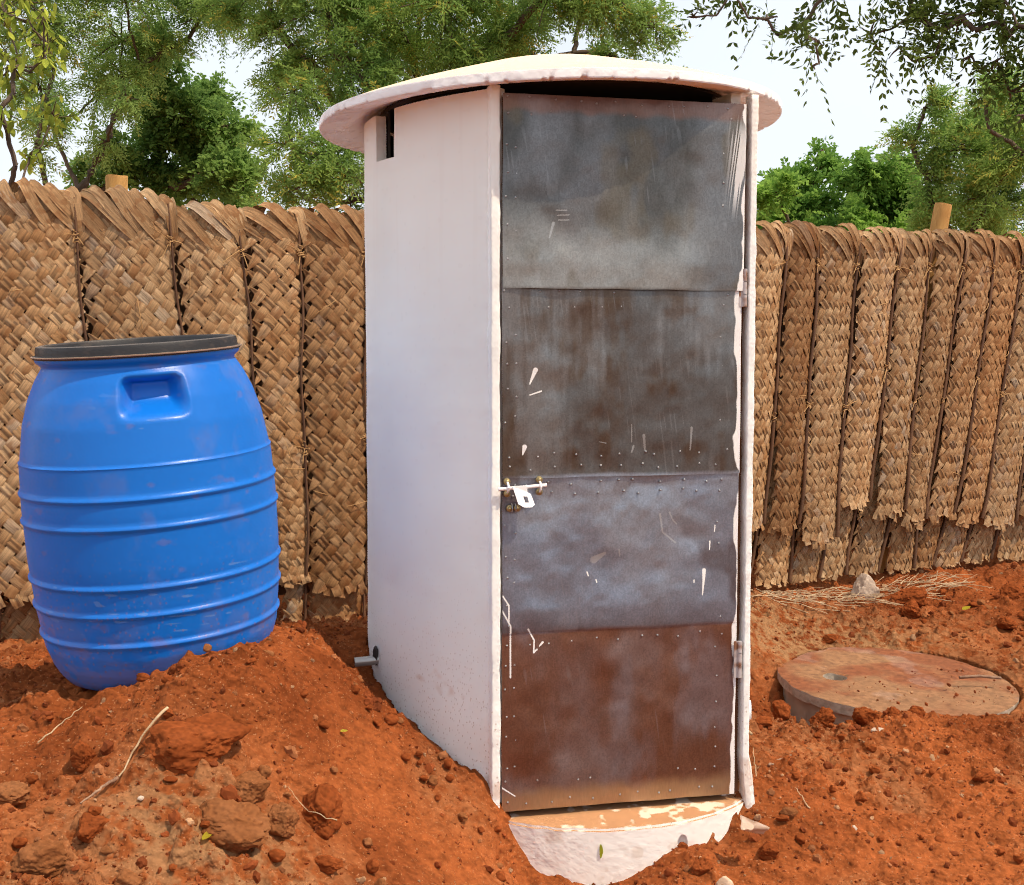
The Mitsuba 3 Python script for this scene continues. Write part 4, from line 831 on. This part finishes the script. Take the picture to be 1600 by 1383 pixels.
def build_panel(i, L, R, zref, zb, zt, n0, seed, upper):
    p = Panel(L, R, zref, zb, zt, n0, seed); sm = (L[0] + R[0]) / 2
    leftish = sm < 4.0
    pitch = (.043 if leftish else .036) * (1 if upper else .9)
    key = numbered(FENCE + '__woven_panel')
    TONE[0] = (TONE[0] // 96 + 1) * 96
    ss_ = p.strips(pitch, 55 if leftish else 64, 48 if leftish else 60, .011 if leftish else .012, .075 if upper else .03)
    tops = p.top_leaflets(.050 if leftish else .037, .020 if leftish else .0155) if upper else []
    single = upper and 1.7 < sm < 3.2 and budget[0] >= len(ss_) + len(tops)
    if single:
        budget[0] -= len(ss_) + len(tops)
        for k, (v, f, uv) in enumerate(ss_ + tops):
            nm = '%s__%s' % (key, 'leaf_strip' if k < len(ss_) else 'folded_leaflet')
            add(nm, (v, f), 'thatch_mat', smooth=True, uv=uv)
        rest = p.tufts(4, .02)
    else:
        rest = ss_ + tops + (p.tufts(8 if not leftish else 4, .035 if not leftish else .02) if upper else [])
    if rest:
        v, f = join([(a, b) for a, b, c in rest]); uv = np.vstack([c for a, b, c in rest])
        add(key + '__weave', (v, f), 'thatch_mat', smooth=True, uv=uv); lab(key + '__weave', kind='stuff')
    v, f = p.rib(); add(key + '__rib', (v, f), 'rib_mat', smooth=True)
    if upper:
        for t in (p.H - .15, p.H * p.rs.uniform(.35, .5)):
            v, f = p.tie(t); add(key + '__tie', (v, f), 'fibre_mat', smooth=True)
        for v, f in p.loose(3): add(key + '__loose_fibre', (v, f), 'fibre_mat', smooth=True)
    else:
        v, f = p.tie(p.H - .32); add(key + '__tie', (v, f), 'fibre_mat', smooth=True)
for i in range(len(SU) - 1): build_panel(i, SU[i], SU[i + 1], (1.87, .45), ZB[i], ZT[i], .0, 500 + i, True)
for i in range(len(SL) - 1): build_panel(i, SL[i], SL[i + 1], (.70, .20), .20, .86, -.062, 600 + i, False)
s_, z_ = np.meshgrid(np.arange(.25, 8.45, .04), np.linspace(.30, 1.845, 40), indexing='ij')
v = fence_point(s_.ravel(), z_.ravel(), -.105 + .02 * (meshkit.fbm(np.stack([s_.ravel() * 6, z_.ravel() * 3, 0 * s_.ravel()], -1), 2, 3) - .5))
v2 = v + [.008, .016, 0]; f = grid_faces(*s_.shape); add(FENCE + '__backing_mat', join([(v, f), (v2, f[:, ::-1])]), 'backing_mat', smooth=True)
# sawn post tops standing up behind the fence
def post(x, y, ztop, r, lean, label, seed):
    zz = np.array([0, .6, 1.2, ztop - .04, ztop - .012, ztop]); P = np.stack([x + lean * (zz - 1.2), 0 * zz + y, zz], 1)
    v, f = tube(P, r * np.array([1.05, 1.03, 1, 1, 1, .96]), 18); v = v + (meshkit.fbm(v * 35, 3, seed)[:, None] - .5) * .012
    add('fence_post', (v, f), 'post_mat', smooth=35, label=label, category='post')
post(-1.56, 4.84, 1.985, .043, .02, 'orange brown wooden post top behind the left part of the fence', 4)
post(2.075, 6.34, 2.055, .044, .16, 'tan leaning wooden post top behind the right part of the fence', 5)
# ------------------------------------------------------------------ trees beyond the fence
def blades(o, d, side, L, W, bend=.0):
    """kite-shaped leaflets: origins, directions, side vectors (n,3), lengths and half widths (n) -> 4 vertices, 2 faces each"""
    n = len(o); L, W = np.broadcast_to(L, (n,))[:, None], np.broadcast_to(W, (n,))[:, None]
    nr = np.cross(d, side)
    m = o + d * L * .5
    v = np.stack([o, m - side * W + nr * bend * L, o + d * L, m + side * W + nr * bend * L], 1)
    f = np.array([[0, 1, 2], [0, 2, 3]])[None] + (np.arange(n) * 4)[:, None, None]
    return v.reshape(-1, 3), f.reshape(-1, 3)
def unit(a): return a / (np.linalg.norm(a, axis=-1, keepdims=True) + 1e-9)
def sprays(rs, C, D, kind):
    """compound leaves at C pointing along D"""
    n = len(C); up = unit(np.array([0, 0, 1.0]) + .7 * rs.randn(n, 3)); S = unit(np.cross(D, up)); N = np.cross(S, D)
    if kind == 'feather': pairs, L, lf, w, ang = 6, rs.uniform(.10, .21, n), .056, .0068, 62
    elif kind == 'pinnate': pairs, L, lf, w, ang = 4, rs.uniform(.10, .20, n), .070, .017, 55
    else: pairs, L, lf, w, ang = 6, rs.uniform(.18, .30, n), .064, .0105, 58
    vs, fs, k0 = [], [], 0
    for j in range(pairs):
        q = (j + .7) / pairs
        o = C + D * (L * q)[:, None] - np.array([0, 0, 1]) * (L * q * q * .35)[:, None]
        for s in (-1, 1):
            a = math.radians(ang - 18 * q); dd = unit(D * math.cos(a) + S * s * math.sin(a) - np.array([0, 0, .22]) + .16 * rs.randn(n, 3))
            sd = unit(np.cross(dd, N + .35 * rs.randn(n, 3)))
            v, f = blades(o, dd, sd, lf * (1 - .35 * q) * rs.uniform(.8, 1.2, n), w * rs.uniform(.8, 1.25, n), .06)
            vs.append(v.reshape(n, 4, 3))
    v = np.concatenate(vs, 1).reshape(-1, 3); k = v.shape[0] // 4
    f = (np.array([[0, 1, 2], [0, 2, 3]])[None] + (np.arange(k) * 4)[:, None, None]).reshape(-1, 3)
    return v, f, pairs * 8
def limbs(base, fork, pads, rs, r0, tw=.012, rt=0):
    """a branching skeleton from the trunk to every pad; returns tubes"""
    nodes, par = [np.array(base), np.array(fork)], [-1, 0]
    order = sorted(range(len(pads)), key=lambda i: np.linalg.norm(pads[i][:3] - fork))
    ends = []
    for i in order:
        p = pads[i][:3]; N = np.array(nodes[1:])
        cost = np.linalg.norm(N - p, axis=1) + .35 * np.linalg.norm(N - fork, axis=1) + np.where(N[:, 2] > p[2] + .3, 1.0, 0)
        j = int(np.argmin(cost)) + 1
        m = (nodes[j] + p) / 2 + rs.randn(3) * .08 * np.linalg.norm(p - nodes[j]) + [0, 0, -.06]
        nodes.append(m); par.append(j); nodes.append(p); par.append(len(nodes) - 2); ends.append(len(nodes) - 1)
    w = np.zeros(len(nodes))
    for e in ends:
        k = e
        while k >= 0: w[k] += 1; k = par[k]
    out = []
    rad_ = lambda k: max(tw * .5, r0 * (w[k] / max(w[0], 1)) ** .5)
    for k in range(1, len(nodes)):
        a, b = nodes[par[k]], nodes[k]; t = np.linspace(0, 1, 6)[:, None]
        P = a + (b - a) * t; P[1:-1] += rs.randn(4, 3) * .018 * np.linalg.norm(b - a)
        out.append(tube(P, np.linspace(rt * 1.25, rt, 6) if rt and k == 1 else np.linspace(min(rad_(par[k]), rad_(k) * 1.35), rad_(k), 6), 7 if rad_(k) > .03 else 5, False))
    return out
def tree(key, label, base, fork, pads2, Y, depth, kind, per, cols, seed, r0=.10, bsdf='leaf_mat', yellow=.0, extra=1.0, twigs=14, flat=.72, cat='tree', group=None, rt=0):
    rs = RS(seed); pads = []
    for (x, z, r) in pads2:
        pads.append(np.array([x, Y + rs.uniform(-.5, .5) * depth, z, r]))
    pads = [np.array(p) for p in pads]
    wood = limbs(np.array(base, float), np.array(fork, float), pads, rs, r0, rt=rt)
    CC, DD, TT = [], [], []
    for p in pads:
        r = p[3]; n = int(per * (r / .3) ** 2.0 * extra)
        nt = max(4, int(twigs * (r / .3) ** 1.5)); tipdir = unit(rs.randn(nt, 3) * [1, 1, flat] + [0, 0, .12]); Ls = r * rs.uniform(.55, 1.12, nt)
        for d, L in zip(tipdir, Ls):
            q = np.linspace(0, 1, 5)[:, None]; P = p[:3] + d * L * q + rs.randn(5, 3) * .03 * r * q; P[:, 2] -= .12 * L * q[:, 0] ** 2
            wood.append(tube(P, np.linspace(.008, .003, 5), 4, False))
        who = rs.randint(nt, size=n); f_ = rs.beta(2.2, 1.3, n)
        C = p[:3] + tipdir[who] * (Ls[who] * f_)[:, None] + rs.randn(n, 3) * r * .17
        C[:, 2] -= .12 * Ls[who] * f_ ** 2
        D = unit(tipdir[who] * .8 + rs.randn(n, 3) * .55 + [0, 0, -.10])
        CC.append(C); DD.append(D); TT.append(np.full(n, rs.rand()))
    C, D, tone = np.vstack(CC), np.vstack(DD), np.concatenate(TT)
    v, f, nv = sprays(rs, C, D, kind)
    clump = meshkit.fbm(C * 1.6, 2, seed)
    t = np.clip(.5 * tone + .9 * (clump - .35) + rs.normal(0, .18, len(C)), 0, 1)[:, None]
    col = np.array(cols[0]) * (1 - t) + np.array(cols[1]) * t
    y = rs.rand(len(C)) < yellow * (0.4 + 1.2 * (meshkit.noise(C * 2.3, seed + 4) > .5)); col[y] = np.array(cols[2]) * rs.uniform(.7, 1.2, (y.sum(), 1))
    col = np.repeat(col, nv, 0) * np.repeat(rs.uniform(.85, 1.15, len(col) * (nv // 4)), 4)[:, None]
    k = numbered(key); 
    add(k + '__crown', (v, f), bsdf, smooth=False, color=col)
    wv, wf = join(wood); add(k + '__trunk', (wv, wf), 'bark_mat', smooth=True)
    lab(k, label, cat, group)
P_FEATHER = [(-3.93,4.60,.52),(-3.37,4.55,.52),(-2.81,4.71,.52),(-4.00,4.05,.35),(-3.60,4.16,.37),(-3.16,4.05,.27),(-3.50,3.78,.26),(-3.84,3.72,.23),(-2.81,4.38,.32),(-2.42,4.48,.27),(-3.34,3.50,.20),(-4.19,3.39,.20),(-3.97,3.28,.20),(-3.63,3.17,.16),(-4.03,3.00,.13),(-4.35,3.72,.29),(-4.6,4.3,.45)]
P_DENSE = [(-3.40,4.12,.30),(-3.02,3.93,.25),(-3.60,3.86,.26),(-3.22,3.61,.37),(-2.84,3.55,.27),(-3.54,3.42,.36),(-3.16,3.23,.38),(-2.74,3.12,.27),(-2.58,2.92,.19),(-3.68,3.17,.29),(-3.36,2.94,.26),(-2.97,2.85,.26),(-4.01,2.98,.16),(-3.87,3.29,.20),(-4.20,3.07,.15)]
P_CENTER = [(-2.34,4.12,.20),(-1.98,4.30,.40),(-1.86,3.87,.25),(-1.64,3.65,.32),(-1.84,3.47,.18),(-1.43,3.95,.42),(-1.23,3.50,.34),(-1.02,4.10,.47),(-.82,3.75,.39),(-.51,4.00,.42),(-.41,3.60,.31),(-.10,3.90,.39),(.31,4.10,.42),(.26,3.75,.26),(.72,4.00,.34),(.82,3.70,.21),(1.10,3.80,.22),(1.23,3.60,.15),(1.46,3.60,.09),(-1.65,3.25,.22),(-1.34,3.20,.26),(-1.65,2.84,.22),(-1.37,2.77,.26),(-1.81,2.64,.15),(-1.55,2.54,.23),(-1.27,2.49,.21),(-1.03,3.10,.26),(-1.53,4.50,.47),(-.76,4.55,.52),(0,4.55,.52),(.66,4.40,.42)]
P_BUSH = [(2.48,2.79,.20),(2.79,2.91,.24),(3.10,3.14,.17),(3.29,2.97,.24),(3.59,3.05,.21),(3.85,2.91,.26),(2.98,2.66,.25),(3.42,2.60,.25),(2.61,2.54,.22),(3.92,2.54,.25),(3.12,3.30,.09),(3.7,2.7,.26),(3.1,2.4,.3),(3.6,2.3,.3),(2.75,2.35,.25)]
P_RIGHT = [(3.18,3.18,.15),(3.42,3.20,.20),(3.72,3.06,.26),(3.91,3.20,.30),(3.13,2.91,.14),(3.43,2.86,.24),(3.78,2.77,.27),(3.24,2.67,.18),(3.59,2.48,.25),(3.93,2.48,.30),(3.35,2.33,.21),(3.74,2.23,.22),(4.07,2.86,.30),(4.3,3.2,.35)]
P_YELLOW = [(-2.48,2.95,.13),(-2.35,2.85,.12),(-2.45,2.70,.14),(-2.28,2.73,.08),(-2.49,2.48,.12),(-2.36,2.52,.10),(-2.47,2.30,.08),(-2.49,3.10,.15),(-2.26,2.91,.06),(-2.70,2.73,.23)]
tree('feathery_tree', 'thin feathery tree at the upper left, sky showing through its branches', (-3.95, 11, 0), (-3.9, 11, 2.5), P_FEATHER, 11, 1.2, 'feather', 240, [(.22, .36, .11), (.46, .60, .17), (.50, .46, .11)], 71, r0=.045, yellow=.06)
tree('dense_tree', 'dense dark green tree between the two feathery trees on the left', (-4.6, 12.5, 0), (-4.25, 12.5, 2.75), P_DENSE, 12.5, 1.3, 'pinnate', 300, [(.15, .27, .075), (.32, .48, .12), (.2, .2, .05)], 72, r0=.08)
tree('feathery_tree', 'big spreading feathery tree with ochre pods rising behind the cabin', (-.55, 10.3, 0), (-.75, 10.3, 2.55), P_CENTER, 10, 1.6, 'feather', 320, [(.18, .31, .085), (.42, .57, .14), (.56, .50, .11)], 73, r0=.10, yellow=.06)
tree('bushy_tree', 'bushy bright green tree just right of the cabin roof', (3.15, 12, 0), (3.2, 12, 1.9), P_BUSH, 12, 1.2, 'pinnate', 440, [(.14, .28, .06), (.36, .56, .11), (.2, .2, .05)], 74, r0=.06)
tree('feathery_tree', 'pale feathery tree at the right edge behind the leaning post', (3.62, 9.6, 0), (3.55, 9.6, 2.2), P_RIGHT, 9.5, 1.1, 'feather', 400, [(.18, .32, .085), (.44, .58, .15), (.50, .48, .11)], 75, r0=.055, yellow=.08)
# the near broad-leaved tree at the left edge: single hanging leaves
def broad(key, label, base, fork, pads2, Y, seed, per):
    rs = RS(seed); pads = [np.array([x, Y + rs.uniform(-.2, .2), z, r]) for x, z, r in pads2]
    wood = limbs(np.array(base, float), np.array(fork, float), pads, rs, .014, .005); parts, cols = [], []
    for p in pads:
        for _ in range(int(per * (p[3] / .12) ** 1.7)):
            c = p[:3] + unit(rs.randn(3)) * p[3] * rs.rand() ** .5 * 1.1
            if rs.rand() < .3: wood.append(tube(np.array([p[:3], (p[:3] + c) / 2 + rs.randn(3) * .02, c]), [.004, .003, .002], 4, False))
            v, f = leaf_blade(rs.uniform(.040, .075), rs.uniform(.010, .017), c, rs.uniform(0, 360), rs.uniform(25, 85), rs.uniform(-40, 40), .3)
            parts.append((v, f)); g = rs.rand(); cols.append(np.tile(np.array((.14, .22, .035)) * (1 - g) + np.array((.50, .56, .09)) * g, (len(v), 1)))
    v, f = join(parts); k = numbered(key); add(k + '__crown', (v, f), 'gloss_leaf_mat', smooth=True, color=np.vstack(cols))
    wv, wf = join(wood); add(k + '__trunk', (wv, wf), 'bark_mat', smooth=True); lab(k, label, 'tree')
broad('broad_leaved_tree', 'yellow green broad leaved tree at the left edge of the photo', (-2.62, 6.3, 0), (-2.52, 6.2, 2.1), P_YELLOW, 6.2, 76, 46)
# the neem tree whose boughs hang into the picture from the upper right
P_NEEM = [(.83,2.83,.05),(1.15,2.80,.06),(1.26,2.76,.075),(1.33,2.67,.06),(1.32,2.55,.035),(1.63,2.74,.09),(1.72,2.65,.08),(1.86,2.77,.11),(1.84,2.60,.055),(2.01,2.80,.13),(2.18,2.77,.15),(2.20,2.62,.07),(2.28,2.48,.09),(2.07,2.63,.05),(2.28,2.35,.04),(1.43,2.93,.10),(1.77,2.98,.15),(2.11,3.01,.18),(2.41,2.70,.10),(1.00,2.93,.06)]
tree('neem_tree', 'neem tree whose dark leafy boughs hang in from the upper right corner', (6.4, 10.0, 0), (5.2, 8.6, 4.2), [(x * 1.29, 1.3 + (z - 1.3) * 1.29, r * 1.2) for x, z, r in P_NEEM], 7.22, .4, 'neem', 125, [(.045, .075, .020), (.15, .20, .040), (.2, .2, .05)], 77, r0=.022, rt=.10, bsdf='gloss_leaf_mat', twigs=18, extra=1.0)
